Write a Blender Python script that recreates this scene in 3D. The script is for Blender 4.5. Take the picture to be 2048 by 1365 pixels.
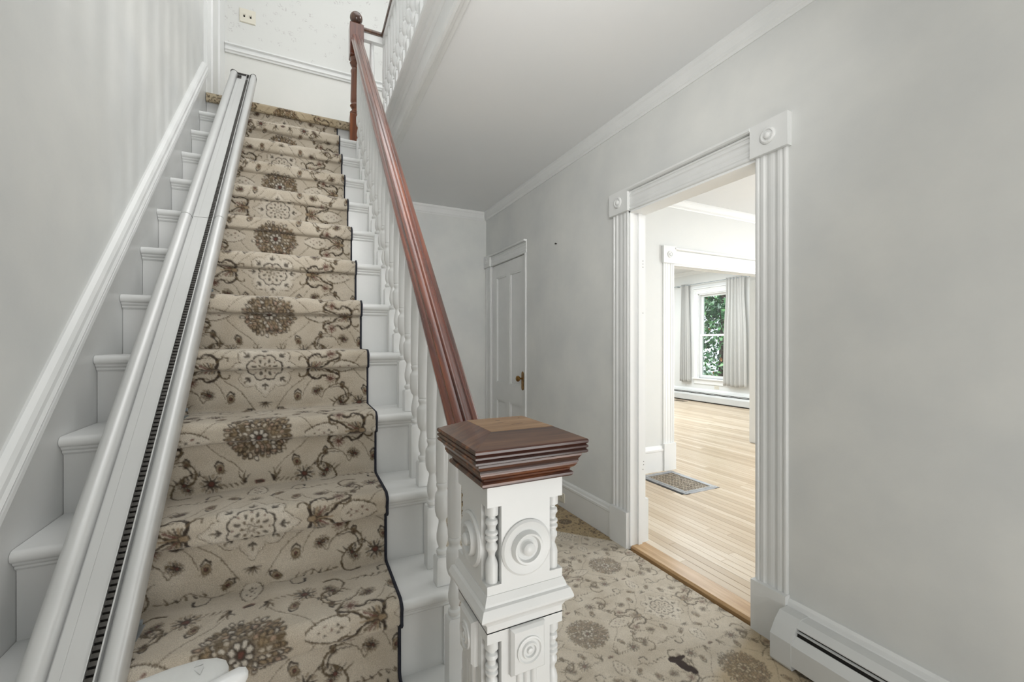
import bpy, bmesh, math, random
import numpy as np
from mathutils import Vector, Matrix
random.seed(7)
for o in list(bpy.data.objects): bpy.data.objects.remove(o)
S = bpy.context.scene
C = S.collection
PI = math.pi
# ------------------------------------------------------------ camera, light, exposure
cam = bpy.data.cameras.new('camera'); co = bpy.data.objects.new('camera', cam); C.objects.link(co)
cam.sensor_width = 36; cam.lens = 856.2/2048*36; cam.shift_y = 5.5/2048; cam.clip_start = .02
co.location = (0, 0, 1.32); co.rotation_euler = (PI/2, 0, -math.radians(25.95))
S.camera = co
S.view_settings.view_transform = 'Standard'; S.view_settings.look = 'None'
S.view_settings.exposure = -0.20; S.view_settings.gamma = 1; S.view_settings.use_curve_mapping = False
w = bpy.data.worlds.new('world'); S.world = w; w.use_nodes = True
bg = w.node_tree.nodes['Background']; bg.inputs[0].default_value = (.86, .93, 1, 1); bg.inputs[1].default_value = 1.9

def area(name, loc, rot, sx, sy, power, col=(1, 1, 1)):
    l = bpy.data.lights.new(name, 'AREA'); l.shape = 'RECTANGLE'; l.size = sx; l.size_y = sy; l.energy = power; l.color = col
    o = bpy.data.objects.new(name, l); C.objects.link(o); o.location = loc; o.rotation_euler = rot
    return o
area('front_fill_light', (.7, -3.25, 1.45), (-PI/2, 0, PI), 2.2, 2.5, 30, (1, .995, .985))  # added broad fill behind the camera for even light, no door modelled there
area('front_upward_fill', (.9, -1.0, .45), (math.radians(-148), 0, PI), 1.4, 1.0, 23, (1, .995, .98))  # added upward-tilted fill low behind the camera, brightens the hall ceiling
area('upstairs_fill_light', (.7, 1.6, 5.25), (0, 0, 0), 2.2, 3.6, 58, (1, .995, .985))  # unseen overhead fill, added to light the stairwell softly
area('upstairs_window_daylight', (2.55, 2.5, 4.45), (0, PI/2, 0), .8, .16, 26, (1, .995, .99))
area('hall_end_fill', (.45, .35, 2.40), (math.radians(90), 0, math.radians(-12)), 1.0, .6, 15, (1, .99, .97)).data.spread = math.radians(110)  # added fill above the frame, aimed at the dim far end of the hall
area('hall_overhead_fill', (1.15, .45, 2.78), (0, 0, 0), .8, 1.4, 2, (1, .99, .97))  # extra overhead fill added out of view for the hall, no fixture here
area('side_room_daylight', (6.2, 1.0, 1.7), (0, PI/2, 0), 2.2, 3.0, 70, (.95, .98, 1))
area('side_room_window_daylight', (6.3, .2, 1.0), (0, PI/2, 0), 1.1, .30, 50, (.98, .99, 1))
area('far_room_fill', (5.6, 6.2, 2.95), (0, 0, 0), 3, 3, 175, (.90, .96, 1))  # added fill standing in for the far room's unseen windows and lamps
area('side_room_fill', (4.0, 1.4, 2.78), (0, 0, 0), 2.5, 2.5, 24, (.95, .98, 1))  # soft overhead fill added in place of unseen side room sources
sun = bpy.data.lights.new('sun', 'SUN'); sun.energy = 4; sun.angle = .02; so = bpy.data.objects.new('sun', sun); C.objects.link(so)
so.rotation_euler = (math.radians(30), math.radians(-28), 0)

# ------------------------------------------------------------ materials
def lin(r, g, b):
    f = lambda c: (c/255/12.92) if c/255 <= .04045 else ((c/255+.055)/1.055)**2.4
    return (f(r), f(g), f(b), 1)
class NT:
    def __init__(s, name):
        s.m = bpy.data.materials.new(name); s.m.use_nodes = True; s.t = s.m.node_tree
        s.b = s.t.nodes['Principled BSDF']
    def n(s, typ, **kw):
        x = s.t.nodes.new(typ)
        for k, v in kw.items(): setattr(x, k, v)
        return x
    def l(s, a, b): s.t.links.new(a, b)
def mapped(N, scale=(1, 1, 1), coord='Object', rot=(0, 0, 0), tilt=0):
    tc = N.n('ShaderNodeTexCoord'); mp = N.n('ShaderNodeMapping')
    if tilt:
        m0 = N.n('ShaderNodeMapping'); m0.inputs['Rotation'].default_value = (tilt, 0, 0)
        N.l(tc.outputs[coord], m0.inputs[0]); mp.inputs['Scale'].default_value = scale; N.l(m0.outputs[0], mp.inputs[0]); return mp.outputs[0]
    mp.inputs['Scale'].default_value = scale; mp.inputs['Rotation'].default_value = rot
    N.l(tc.outputs[coord], mp.inputs[0]); return mp.outputs[0]
def noise(N, vec, scale, detail=4, rough=.55, dist=0):
    x = N.n('ShaderNodeTexNoise'); x.inputs['Scale'].default_value = scale; x.inputs['Detail'].default_value = detail
    x.inputs['Roughness'].default_value = rough; x.inputs['Distortion'].default_value = dist
    N.l(vec, x.inputs['Vector']); return x.outputs['Fac']
def ramp(N, fac, stops):
    r = N.n('ShaderNodeValToRGB'); e = r.color_ramp.elements
    while len(e) < len(stops): e.new(.5)
    for i, (p, c) in enumerate(stops): e[i].position = p; e[i].color = c
    N.l(fac, r.inputs[0]); return r.outputs[0]
def bump(N, fac, strength, dist=.002):
    b = N.n('ShaderNodeBump'); b.inputs['Strength'].default_value = strength; b.inputs['Distance'].default_value = dist
    N.l(fac, b.inputs['Height']); N.l(b.outputs[0], N.b.inputs['Normal'])
def mix(N, fac, a, b, blend='MIX'):
    m = N.n('ShaderNodeMix'); m.data_type = 'RGBA'; m.blend_type = blend
    for s, v in ((0, fac), (6, a), (7, b)):
        if isinstance(v, (float, int)): m.inputs[s].default_value = v
        elif isinstance(v, tuple): m.inputs[s].default_value = v
        else: N.l(v, m.inputs[s])
    return m.outputs[2]
def paint(name, c1, c2, rough=.4, scale=3, bs=.15, bscale=60, stretch=(1, 1, 1)):
    N = NT(name); v = mapped(N, stretch)
    N.l(ramp(N, noise(N, v, scale, 5), [(.3, c1), (.7, c2)]), N.b.inputs['Base Color'])
    N.b.inputs['Roughness'].default_value = rough
    bump(N, noise(N, v, bscale, 3), bs, .001); return N.m
M = {}
M['wall'] = paint('grey_wall_paper', lin(208, 210, 209), lin(221, 222, 219), .85, 2.6, .25, 90)
M['wall_light'] = paint('pale_wall_paint', lin(226, 228, 227), lin(230, 231, 229), .8, 2, .1, 60)
M['ceil'] = paint('ceiling_paint', lin(228, 230, 231), lin(232, 233, 233), .9, 1.5, .12, 40)
M['trim'] = paint('white_gloss_trim_paint', lin(220, 222, 221), lin(227, 228, 227), .32, 5, .25, 45)
M['trim2'] = paint('bright_white_trim_paint', lin(236, 238, 238), lin(240, 241, 240), .35, 4, .08, 50)
M['heater'] = paint('grey_white_enamel', lin(205, 207, 206), lin(213, 214, 212), .4, 3, .08, 30)
M['dark'] = paint('dark_cavity', lin(22, 20, 18), lin(34, 31, 28), .8)
M['binding'] = paint('navy_binding_yarn', lin(28, 30, 40), lin(44, 46, 56), .95, 60)
M['brass'] = paint('aged_brass', lin(120, 88, 48), lin(170, 132, 78), .38, 40)
M['brass'].node_tree.nodes['Principled BSDF'].inputs['Metallic'].default_value = .85
M['steel'] = paint('steel', lin(150, 160, 168), lin(190, 198, 204), .35, 20)
M['steel'].node_tree.nodes['Principled BSDF'].inputs['Metallic'].default_value = .7
M['alu'] = paint('silver_painted_aluminium', lin(205, 206, 205), lin(214, 215, 214), .33, 6, .05, 200, (1, .3, .3))
M['alu'].node_tree.nodes['Principled BSDF'].inputs['Metallic'].default_value = .25
M['rack'] = paint('dark_steel_rack', lin(70, 68, 66), lin(104, 102, 98), .4, 60)
M['rack'].node_tree.nodes['Principled BSDF'].inputs['Metallic'].default_value = .5
M['plastic'] = paint('ivory_plastic', lin(216, 212, 198), lin(222, 218, 205), .45)
M['lift'] = paint('pale_grey_plastic', lin(214, 216, 214), lin(221, 222, 220), .5, 8, .6, 420)
M['liftgloss'] = paint('glossy_white_plastic', lin(226, 228, 228), lin(232, 233, 233), .22, 8, .05, 20)
M['register'] = paint('grey_painted_iron', lin(140, 144, 150), lin(176, 176, 176), .4, 20)
M['register']. node_tree.nodes['Principled BSDF'].inputs['Metallic'].default_value = .35
M['regbronze'] = paint('worn_bronze_iron', lin(120, 105, 88), lin(196, 182, 160), .45, 60)
def wallpaper():
    N = NT('faint_floral_wallpaper'); v = mapped(N, (1, 1, 1))
    vo = N.n('ShaderNodeTexVoronoi'); vo.inputs['Scale'].default_value = 14; N.l(v, vo.inputs['Vector'])
    m1 = ramp(N, vo.outputs['Distance'], [(.22, (1, 1, 1, 1)), (.36, (0, 0, 0, 1))])
    m2 = ramp(N, noise(N, v, 70, 3), [(.5, (0, 0, 0, 1)), (.62, (1, 1, 1, 1))])
    f = N.n('ShaderNodeMath', operation='MULTIPLY'); N.l(m1, f.inputs[0]); N.l(m2, f.inputs[1])
    N.l(mix(N, f.outputs[0], lin(214, 215, 212), lin(192, 190, 189)), N.b.inputs['Base Color'])
    N.b.inputs['Roughness'].default_value = .8; return N.m
M['wallpaper'] = wallpaper()
M['wall_cream'] = paint('cream_wainscot_paint', lin(214, 215, 211), lin(219, 219, 215), .6)
def wood(name, dark, mid, light, rough, axis='Y', scale=1.0, coat=.5, worn=0.0, tilt=0):
    N = NT(name); st = {'X': (.6, 14, 14), 'Y': (14, .6, 14), 'Z': (14, 14, .6)}[axis]
    v = mapped(N, tuple(a*scale for a in st), tilt=tilt)
    g = noise(N, v, 3.2, 8, .62, .6); c = ramp(N, g, [(.30, dark), (.5, mid), (.70, light)])
    v2 = mapped(N, (1, 1, 1)); g2 = noise(N, v2, 5, 4)
    c = mix(N, ramp(N, g2, [(.45, (0, 0, 0, 1)), (.8, (.4, .4, .4, 1))]), c, dark)
    N.l(c, N.b.inputs['Base Color']); N.b.inputs['Roughness'].default_value = rough
    N.b.inputs['Coat Weight'].default_value = coat; N.b.inputs['Coat Roughness'].default_value = .16
    bump(N, g, .25, .0008); return N.m
M['mahogany'] = wood('red_mahogany', lin(56, 28, 22), lin(100, 54, 38), lin(136, 84, 62), .3, 'Z')
M['mahogany_rail'] = wood('red_mahogany_rail', lin(50, 20, 11), lin(106, 46, 24), lin(148, 80, 44), .26, 'Y', 1, .9, 0, -PI/4)
M['mahogany_dark'] = wood('dark_varnished_mahogany', lin(24, 12, 12), lin(68, 34, 22), lin(142, 84, 46), .28, 'X')
M['mahogany_cap'] = wood('brown_varnished_cap', lin(58, 36, 26), lin(92, 60, 40), lin(120, 84, 56), .36, 'X')
M['mahogany_worn'] = wood('worn_tan_wood', lin(122, 90, 62), lin(156, 122, 88), lin(176, 144, 110), .5, 'X', 1, .15)
M['mahogany_post'] = wood('orange_brown_post', lin(70, 34, 20), lin(116, 64, 36), lin(146, 86, 48), .36, 'Z')
M['mahogany_ball'] = wood('dark_ball_varnish', lin(50, 36, 30), lin(84, 58, 44), lin(116, 84, 62), .3, 'Z')
def plankmat():
    N = NT('pale_oak_boards'); at = N.n('ShaderNodeAttribute'); at.attribute_name = 'tone'
    v = mapped(N, (22, 1.1, 22)); g = noise(N, v, 4, 8, .6, .4)
    base = ramp(N, at.outputs['Fac'], [(0, lin(192, 172, 146)), (.35, lin(210, 192, 167)), (.7, lin(218, 202, 179)), (1, lin(229, 215, 195))])
    c = mix(N, ramp(N, g, [(.42, (0, 0, 0, 1)), (.75, (.5, .5, .5, 1))]), base, lin(188, 158, 122))
    N.l(c, N.b.inputs['Base Color']); N.b.inputs['Roughness'].default_value = .3
    bump(N, g, .06, .0006); return N.m
M['plank'] = plankmat()
M['sill'] = wood('golden_threshold_board', lin(166, 128, 86), lin(196, 160, 116), lin(216, 184, 142), .35, 'Y', 1, .2)
def carpetmat():
    N = NT('cut_pile_patterned_carpet'); at = N.n('ShaderNodeAttribute'); at.attribute_name = 'pattern'
    v = mapped(N, (1, 1, 1)); f = noise(N, v, 420, 2, .7); s = noise(N, v, 9, 4)
    c = mix(N, .55, at.outputs['Color'], ramp(N, f, [(.3, (.45, .45, .45, 1)), (.7, (1, 1, 1, 1))]), 'MULTIPLY')
    c = mix(N, .6, c, ramp(N, s, [(.3, (.72, .68, .62, 1)), (.65, (1, 1, 1, 1))]), 'MULTIPLY')
    N.l(c, N.b.inputs['Base Color']); N.b.inputs['Roughness'].default_value = 1
    N.b.inputs['Sheen Weight'].default_value = .25; N.b.inputs['Specular IOR Level'].default_value = .1
    bump(N, f, .8, .003); return N.m
M['carpet'] = carpetmat()
def curtainmat():
    N = NT('pale_grey_curtain_cloth'); v = mapped(N, (1, 1, 1)); N.b.inputs['Roughness'].default_value = .9
    N.l(ramp(N, noise(N, v, 300, 2), [(.3, lin(224, 224, 222)), (.7, lin(236, 236, 234))]), N.b.inputs['Base Color'])
    tr = N.n('ShaderNodeBsdfTranslucent'); tr.inputs[0].default_value = lin(225, 223, 218)
    mx = N.n('ShaderNodeMixShader'); mx.inputs[0].default_value = .35
    N.l(N.b.outputs[0], mx.inputs[1]); N.l(tr.outputs[0], mx.inputs[2])
    N.l(mx.outputs[0], N.t.nodes['Material Output'].inputs[0]); return N.m
M['curtain'] = curtainmat()
def glassmat():
    N = NT('window_glass'); N.t.nodes.remove(N.b)
    t = N.n('ShaderNodeBsdfTransparent'); g = N.n('ShaderNodeBsdfGlossy'); g.inputs['Roughness'].default_value = .02
    fr = N.n('ShaderNodeFresnel'); fr.inputs[0].default_value = 1.3; mx = N.n('ShaderNodeMixShader')
    N.l(fr.outputs[0], mx.inputs[0]); N.l(t.outputs[0], mx.inputs[1]); N.l(g.outputs[0], mx.inputs[2])
    N.l(mx.outputs[0], N.t.nodes['Material Output'].inputs[0]); return N.m
M['glass'] = glassmat()
def leafmat():
    N = NT('tree_leaf'); gi = N.n('ShaderNodeAttribute'); gi.attribute_name = 'tone'
    N.l(ramp(N, gi.outputs['Fac'], [(0, lin(30, 52, 40)), (.4, lin(60, 105, 70)), (.7, lin(110, 160, 100)), (.9, lin(190, 210, 200)), (1, lin(170, 120, 80))]), N.b.inputs['Base Color'])
    N.b.inputs['Roughness'].default_value = .35; return N.m
M['leaf'] = leafmat()
M['bark'] = paint('bark', lin(60, 52, 48), lin(92, 80, 72), .9, 20)
M['lawn'] = paint('lawn_green', lin(70, 110, 60), lin(120, 160, 90), .9, 8)

# ------------------------------------------------------------ mesh helpers
def mk(name, vs, fs, m, parent=None, smooth=False, loc=None):
    me = bpy.data.meshes.new(name); me.from_pydata([tuple(v) for v in vs], [], fs)
    bm = bmesh.new(); bm.from_mesh(me); bmesh.ops.recalc_face_normals(bm, faces=bm.faces); bm.to_mesh(me); bm.free()
    mats = m if isinstance(m, (list, tuple)) else [m]
    for q in mats: me.materials.append(q if not isinstance(q, str) else M[q])
    if smooth:
        for p in me.polygons: p.use_smooth = True
        try: me.set_sharp_from_angle(angle=math.radians(38))
        except Exception: pass
    o = bpy.data.objects.new(name, me); C.objects.link(o)
    if loc: o.location = loc
    if parent: o.parent = parent
    return o
class G:
    """collects boxes, prisms and lathes that make ONE part"""
    def __init__(s): s.v = []; s.f = []
    def add(s, vs, fs):
        k = len(s.v); s.v += [tuple(v) for v in vs]; s.f += [tuple(i+k for i in f) for f in fs]; return s
    def box(s, x0, x1, y0, y1, z0, z1):
        vs = [(x, y, z) for x in (x0, x1) for y in (y0, y1) for z in (z0, z1)]
        return s.add(vs, [(0, 1, 3, 2), (4, 6, 7, 5), (0, 4, 5, 1), (2, 3, 7, 6), (0, 2, 6, 4), (1, 5, 7, 3)])
    def ex(s, prof, O, U, V, W, L0=0, L1=1):
        """closed profile (u,v) extruded along W from L0 to L1"""
        O, U, V, W = map(Vector, (O, U, V, W)); n = len(prof)
        vs = [O+U*a+V*b+W*L0 for a, b in prof]+[O+U*a+V*b+W*L1 for a, b in prof]
        fs = [(i, (i+1) % n, (i+1) % n+n, i+n) for i in range(n)]+[tuple(range(n))[::-1], tuple(range(n, 2*n))]
        return s.add(vs, fs)
    def lathe(s, prof, O, A=(0, 0, 1), n=16, sq=None):
        """prof = [(t, r)] along axis A"""
        O, A = Vector(O), Vector(A).normalized(); U = A.orthogonal().normalized(); V = A.cross(U)
        if abs(A.z) > .9: U, V = Vector((1, 0, 0)), Vector((0, 1, 0))
        vs = []; fs = []
        for t, r in prof:
            for i in range(n):
                a = 2*PI*(i+.5)/n; vs.append(O+A*t+(U*math.cos(a)+V*math.sin(a))*r)
        for j in range(len(prof)-1):
            for i in range(n):
                k = (i+1) % n; fs.append((j*n+i, j*n+k, (j+1)*n+k, (j+1)*n+i))
        fs.append(tuple(range(n))[::-1]); fs.append(tuple((len(prof)-1)*n+i for i in range(n)))
        return s.add(vs, fs)
    def sqstack(s, prof, c):
        """square section stack: prof=[(z, half)] around c=(x,y)"""
        vs = []; fs = []
        for z, h in prof:
            vs += [(c[0]-h, c[1]-h, z), (c[0]+h, c[1]-h, z), (c[0]+h, c[1]+h, z), (c[0]-h, c[1]+h, z)]
        for j in range(len(prof)-1):
            for i in range(4):
                k = (i+1) % 4; fs.append((j*4+i, j*4+k, j*4+4+k, j*4+4+i))
        m = (len(prof)-1)*4
        fs += [(3, 2, 1, 0), (m, m+1, m+2, m+3)]
        return s.add(vs, fs)
    def mk(s, name, m, parent=None, smooth=False): return mk(name, s.v, s.f, m, parent, smooth)
def tag(o, label, cat=None, group=None, kind=None):
    o['label'] = label
    if cat: o['category'] = cat
    if group: o['group'] = group
    if kind: o['kind'] = kind
    return o
def thing(name, loc, label, cat, group=None, kind=None):
    o = bpy.data.objects.new(name, None); o.empty_display_size = .1; C.objects.link(o); o.location = loc
    return tag(o, label, cat, group, kind)
def par(o, p):
    """parent keeping world place (p has only a location)"""
    o.parent = p; o.matrix_parent_inverse = Matrix.Translation(-Vector(p.location)); return o
def struct(o, label, cat): return tag(o, label, cat, None, 'structure')
def bez(*pts, n=8):
    """smooth catmull-rom through points"""
    P = [np.array(p, float) for p in pts]; P = [2*P[0]-P[1]]+P+[2*P[-1]-P[-2]]; out = []
    for i in range(1, len(P)-2):
        for k in range(n):
            t = k/n; a, b, c, d = P[i-1:i+3]
            out.append(.5*((2*b)+(-a+c)*t+(2*a-5*b+4*c-d)*t*t+(-a+3*b-3*c+d)*t**3))
    out.append(P[-2]); return [tuple(p) for p in out]

# ------------------------------------------------------------ dimensions
XL, XW = -.605, 1.888          # left wall face, hall right wall face
CEIL, CRB = 2.822, 2.73
RISE, RUN = .2140, .2127
def NY(k): return .7023+RUN*(k-1)     # nosing front of step k
def NZ(k): return RISE*k
FL2 = NZ(14)
DY0, DY1, DH = 1.290, 2.1385, 2.175    # side doorway
BY0, BY1, BH = 3.589, 4.405, 2.18      # closet door
YB, YU = 4.56, 4.17                    # hall back wall, upper back wall
W2 = 2.008                             # room side of hall wall
Y2 = 3.27                              # side room end wall
XE = 8.05                              # far window wall
# ------------------------------------------------------------ structure
struct(G().box(XL-.12, XL, -3.5, YB+.12, 0, 5.4).mk('wall_left', 'wall'), 'tall pale grey wall on the left beside the stairs', 'wall')
g = G().box(XW, W2, -3.5, DY0, 0, CEIL).box(XW, W2, DY1, BY0, 0, CEIL).box(XW, W2, BY1, YB+.12, 0, CEIL)
g.box(XW, W2, DY0, DY1, DH, CEIL).box(XW, W2, BY0, BY1, BH, CEIL)
struct(g.mk('wall_right', 'wall'), 'mottled grey hall wall on the right holding the doorway', 'wall')
struct(G().box(XL, XW, YB, YB+.12, 0, CEIL).mk('wall_back', 'wall'), 'pale wall at the far end of the hall', 'wall')
struct(G().box(XL, 2.6, YU, YU+.12, FL2-.02, 3.745).mk('wall_upper_back', 'wall_cream'), 'plain cream wall below the chair rail above the stairs', 'wall')
struct(G().box(XL, 2.6, YU, YU+.12, 3.745, 5.4).mk('wall_upper_back_papered', 'wallpaper'), 'wall with faint floral paper above the chair rail upstairs', 'wall')
struct(G().box(2.6, 2.72, -3.5, YU+.12, FL2, 5.4).mk('wall_upper_right', 'wall'), 'upstairs wall beyond the gallery', 'wall')
g = G().box(XL, 2.6, -3.5, -3.38, 0, 5.4)
struct(g.mk('wall_front', 'wall'), 'hall wall around the front entrance behind the viewer', 'wall')
g = G().box(.60, 2.6, -3.5, YU+.1, CEIL, FL2-.035).box(.36, .60, 3.47, YB, CEIL, FL2-.035).box(XL, .60, -3.5, -.4, CEIL, FL2-.035)
g.box(.60, 2.6, YU+.1, YB+.12, CEIL, FL2-.035)
struct(g.mk('ceiling', 'ceil'), 'flat pale hall ceiling', 'ceiling')
struct(G().box(XL, 2.6, -3.5, YU+.12, 5.4, 5.5).mk('ceiling_upper', 'ceil'), 'upstairs ceiling', 'ceiling')
struct(G().box(.56, 2.6, -.4, YU, FL2-.036, FL2-.002).mk('floor_gallery', 'trim'), 'upstairs gallery floor', 'floor')
struct(G().box(XL-.1, W2, -3.5, YB+.1, -.1, -.015).mk('floor_hall', 'sill'), 'hall subfloor under the carpet', 'floor')
# side room and far room shells
g = G().box(W2, 3.458, Y2, Y2+.12, 0, 3.0).box(5.27, XE, Y2, Y2+.415, 0, 3.0).box(3.458, 5.27, Y2, Y2+.12, 2.15, 3.0)
struct(g.mk('wall_side_room_end', 'wall_light'), 'white end wall of the side room with a wide opening', 'wall')
struct(G().box(6.4, 6.52, -1.5, Y2, 0, 3.0).mk('wall_side_room_right', 'wall_light'), 'right wall of the side room', 'wall')
struct(G().box(W2, 6.5, -1.5, -1.38, 0, 3.0).mk('wall_side_room_front', 'wall_light'), 'front wall of the side room', 'wall')
struct(G().box(W2, 6.5, -1.5, Y2, CEIL, CEIL+.1).mk('ceiling_side_room', 'ceil'), 'side room ceiling', 'ceiling')
WY0, WY1, WZ0, WZ1 = 5.92, 6.88, .55, 2.44
g = G().box(XE, XE+.14, Y2, WY0, 0, 3.0).box(XE, XE+.14, WY1, 8.6, 0, 3.0).box(XE, XE+.14, WY0, WY1, 0, WZ0).box(XE, XE+.14, WY0, WY1, WZ1, 3.0)
struct(g.mk('wall_far_window', 'wall_light'), 'grey white wall of the far room holding the window', 'wall')
struct(G().box(W2, XE+.1, 8.5, 8.6, 0, 3.0).mk('wall_far_left', 'wall_light'), 'left wall of the far room', 'wall')
struct(G().box(W2-.02, W2+.08, YB+.14, 8.5, 0, 3.0).mk('wall_far_near', 'wall_light'), 'near wall of the far room', 'wall')
struct(G().box(W2, XE+.1, Y2+.12, 8.6, 3.0, 3.1).mk('ceiling_far', 'ceil'), 'far room ceiling', 'ceiling')

# ---- oak floor: single boards nearby, one joined mesh beyond
PW = .0572; FZ = .022
def set_tone(me, vals):
    a = me.attributes.new('tone', 'FLOAT', 'POINT'); a.data.foreach_set('value', vals)
def board(g, x0, x1, y0, y1):
    b = .0019; z0, z1 = FZ-.012, FZ
    vs = [(x0, y0, z0), (x1, y0, z0), (x1, y1, z0), (x0, y1, z0)]
    vs += [(x0, y0, z1-b), (x1, y0, z1-b), (x1, y1, z1-b), (x0, y1, z1-b), (x0+b, y0+b, z1), (x1-b, y0+b, z1), (x1-b, y1-b, z1), (x0+b, y1-b, z1)]
    fs = [(0, 1, 5, 4), (1, 2, 6, 5), (2, 3, 7, 6), (3, 0, 4, 7), (4, 5, 9, 8), (5, 6, 10, 9), (6, 7, 11, 10), (7, 4, 8, 11), (8, 9, 10, 11)]
    g.add(vs, fs)
fw = struct(G().box(W2-.03, XE, -1.5, 8.6, -.1, FZ-.011).mk('floor', 'dark'), 'pale oak strip floor of the side room and the far room', 'floor')
rnd = random.Random(3); x = W2+.0; nb = 0; FG = G(); ft = []
REG = (2.95, 3.37, 2.65, 3.215)
while x < XE-.02:
    x1 = min(x+PW, XE); yy = -1.4+rnd.random()*-1.2
    segs = []
    while yy < 8.5:
        L = .9+rnd.random()*1.9; segs.append((max(yy, -1.38), min(yy+L, 8.5))); yy += L
    for a, b in segs:
        if b-a < .02: continue
        parts = [(a, b)]
        if x1 > REG[0]+.02 and x < REG[1]-.02:
            parts = [(a, min(b, REG[2]+.02)), (max(a, REG[3]-.02), b)]
        # the side room end wall stands on the floor: stop boards there when outside the opening
        q = []
        for s0, s1 in parts:
            if x < 3.44 or x1 > 5.28: q += [(s0, min(s1, Y2)), (max(s0, Y2+(.12 if x < 4 else .415)), s1)]
            else: q.append((s0, s1))
        for s0, s1 in q:
            if s1-s0 < .03: continue
            tone = rnd.random()
            near = x < 4.75 and s0 < 3.6 and s1 > .75+(x-2)*.38 and x*.42 < s1-.1 and nb < 290
            if near:
                bg_ = G(); board(bg_, x+.0004, x1-.0004, s0+.0005, s1-.0005)
                o = bg_.mk('oak_board', 'plank', fw); set_tone(o.data, [tone]*12); nb += 1
            else:
                board(FG, x+.0004, x1-.0004, s0+.0005, s1-.0005); ft += [tone]*12
    x = x1
o = FG.mk('oak_boards_beyond', 'plank', fw); set_tone(o.data, ft); o['kind'] = 'stuff'
# threshold board in the doorway
g = G().ex([(0, -.01), (0, .012), (.012, .022), (.12, .0225), (.12, -.01)], (XW, 0, 0), (1, 0, 0), (0, 0, 1), (0, 1, 0), DY0+.001, DY1-.001)
struct(g.mk('trim_1', 'sill'), 'golden wooden threshold board between hall carpet and oak floor', 'trim')

# ---- crown mouldings
CR = [(0, 0), (0, -.092), (.006, -.092), (.010, -.080), (.016, -.074), (.017, -.06), (.026, -.03), (.034, -.02), (.036, -.008), (.036, 0)]
def crown(name, O, U, W, L0, L1, label, m='trim'):
    struct(G().ex(CR, O, U, (0, 0, 1), W, L0, L1).mk(name, m, smooth=False), label, 'moulding')
crown('trim_2', (XW, 0, CEIL), (-1, 0, 0), (0, 1, 0), -3.38, YB, 'white crown moulding along the top of the right hall wall')
crown('trim_3', (0, YB, CEIL), (0, -1, 0), (1, 0, 0), XL, XW-.03, 'white crown moulding across the end wall of the hall')
crown('trim_4', (0, Y2, CEIL), (0, -1, 0), (1, 0, 0), W2, 6.4, 'white crown moulding of the side room seen through the doorway', 'trim2')
crown('trim_5', (XE, 0, 3.0), (-1, 0, 0), (0, 1, 0), Y2+.42, 8.5, 'white crown moulding above the far window', 'trim2')
# ---- baseboards
BB = [(0, 0), (.018, 0), (.018, .17), (.022, .176), (.022, .19), (.016, .197), (.012, .212), (.004, .222), (0, .222)]
def base(name, O, U, W, L0, L1, label, m='trim', hs=1.0):
    return struct(G().ex([(a, b*hs) for a, b in BB], O, U, (0, 0, 1), W, L0, L1).mk(name, m), label, 'baseboard')
base('baseboard_right', (XW, 0, 0), (-1, 0, 0), (0, 1, 0), DY1+.172, BY0-.02, 'white baseboard on the right hall wall beyond the doorway')
base('baseboard_front', (XW, 0, 0), (-1, 0, 0), (0, 1, 0), -3.38, DY0-.152, 'white baseboard cap behind the hall heater')
base('baseboard_back', (0, YB, 0), (0, -1, 0), (1, 0, 0), .40, XW-.02, 'white baseboard at the end of the hall')
base('baseboard_side', (0, Y2, FZ), (0, -1, 0), (1, 0, 0), W2+.01, 3.306, 'tall white baseboard of the side room', 'trim2', 1.17)
base('baseboard_window', (XE, 0, FZ), (-1, 0, 0), (0, 1, 0), Y2+.42, 8.5, 'white baseboard behind the far heater', 'trim2', 1.3)

# ---- door casings (fluted boards, corner blocks with a bullseye, plinths)
def casprof(w, d=.0125):
    """fluted board profile across its width"""
    f = [(0, 0), (0, .55), (.03, .9), (.07, 1), (.11, .9), (.13, .6), (.16, .6), (.20, .85), (.28, .9), (.33, .55), (.38, .45), (.43, .62), (.5, .7),
         (.57, .62), (.62, .45), (.67, .55), (.72, .9), (.80, .85), (.84, .6), (.87, .6), (.89, .9), (.93, 1), (.97, .9), (1, .55), (1, 0)]
    return [(a*w, b*d) for a, b in f]
def bull(g, c, nrm, s=1.0):
    g.lathe([(0, .036*s), (.004*s, .036*s), (.008*s, .031*s), (.009*s, .027*s), (.004*s, .023*s), (.003*s, .016*s), (.012*s, .013*s), (.015*s, .008*s), (.016*s, .001)], c, nrm, 24)
def casing(name, O, A, N_, w, z0, z1, side, label, m='trim', plinth=.225, blk=.145, pd=.032):
    """vertical casing on a wall: O = foot at the opening edge, A = outward direction, N_ = wall normal"""
    O, A, N_ = Vector(O), Vector(A), Vector(N_); Z = Vector((0, 0, 1))
    r = thing(name, tuple(O), label, 'door casing', None, 'structure')
    par(G().ex(casprof(w), O, A, N_, Z, z0+plinth, z1).mk('fluted_board', m), r)
    if plinth: par(G().ex([(-.006, 0), (-.006, pd), (w+.004, pd), (w+.004, 0)], O, A, N_, Z, z0, z0+plinth).mk('plinth_block', m), r)
    if blk:
        e = .012; g = G().ex([(-e, 0), (-e, .03), (w+e, .03), (w+e, 0)], O, A, N_, Z, z1, z1+blk)
        g2 = G(); bull(g2, O+A*w/2+N_*.03+Z*(z1+blk/2), N_, 1.0)
        cb = g.mk('corner_block', m); par(cb, r); o = g2.mk('bullseye_rosette', m, smooth=True); par(o, cb)
    return r
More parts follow.
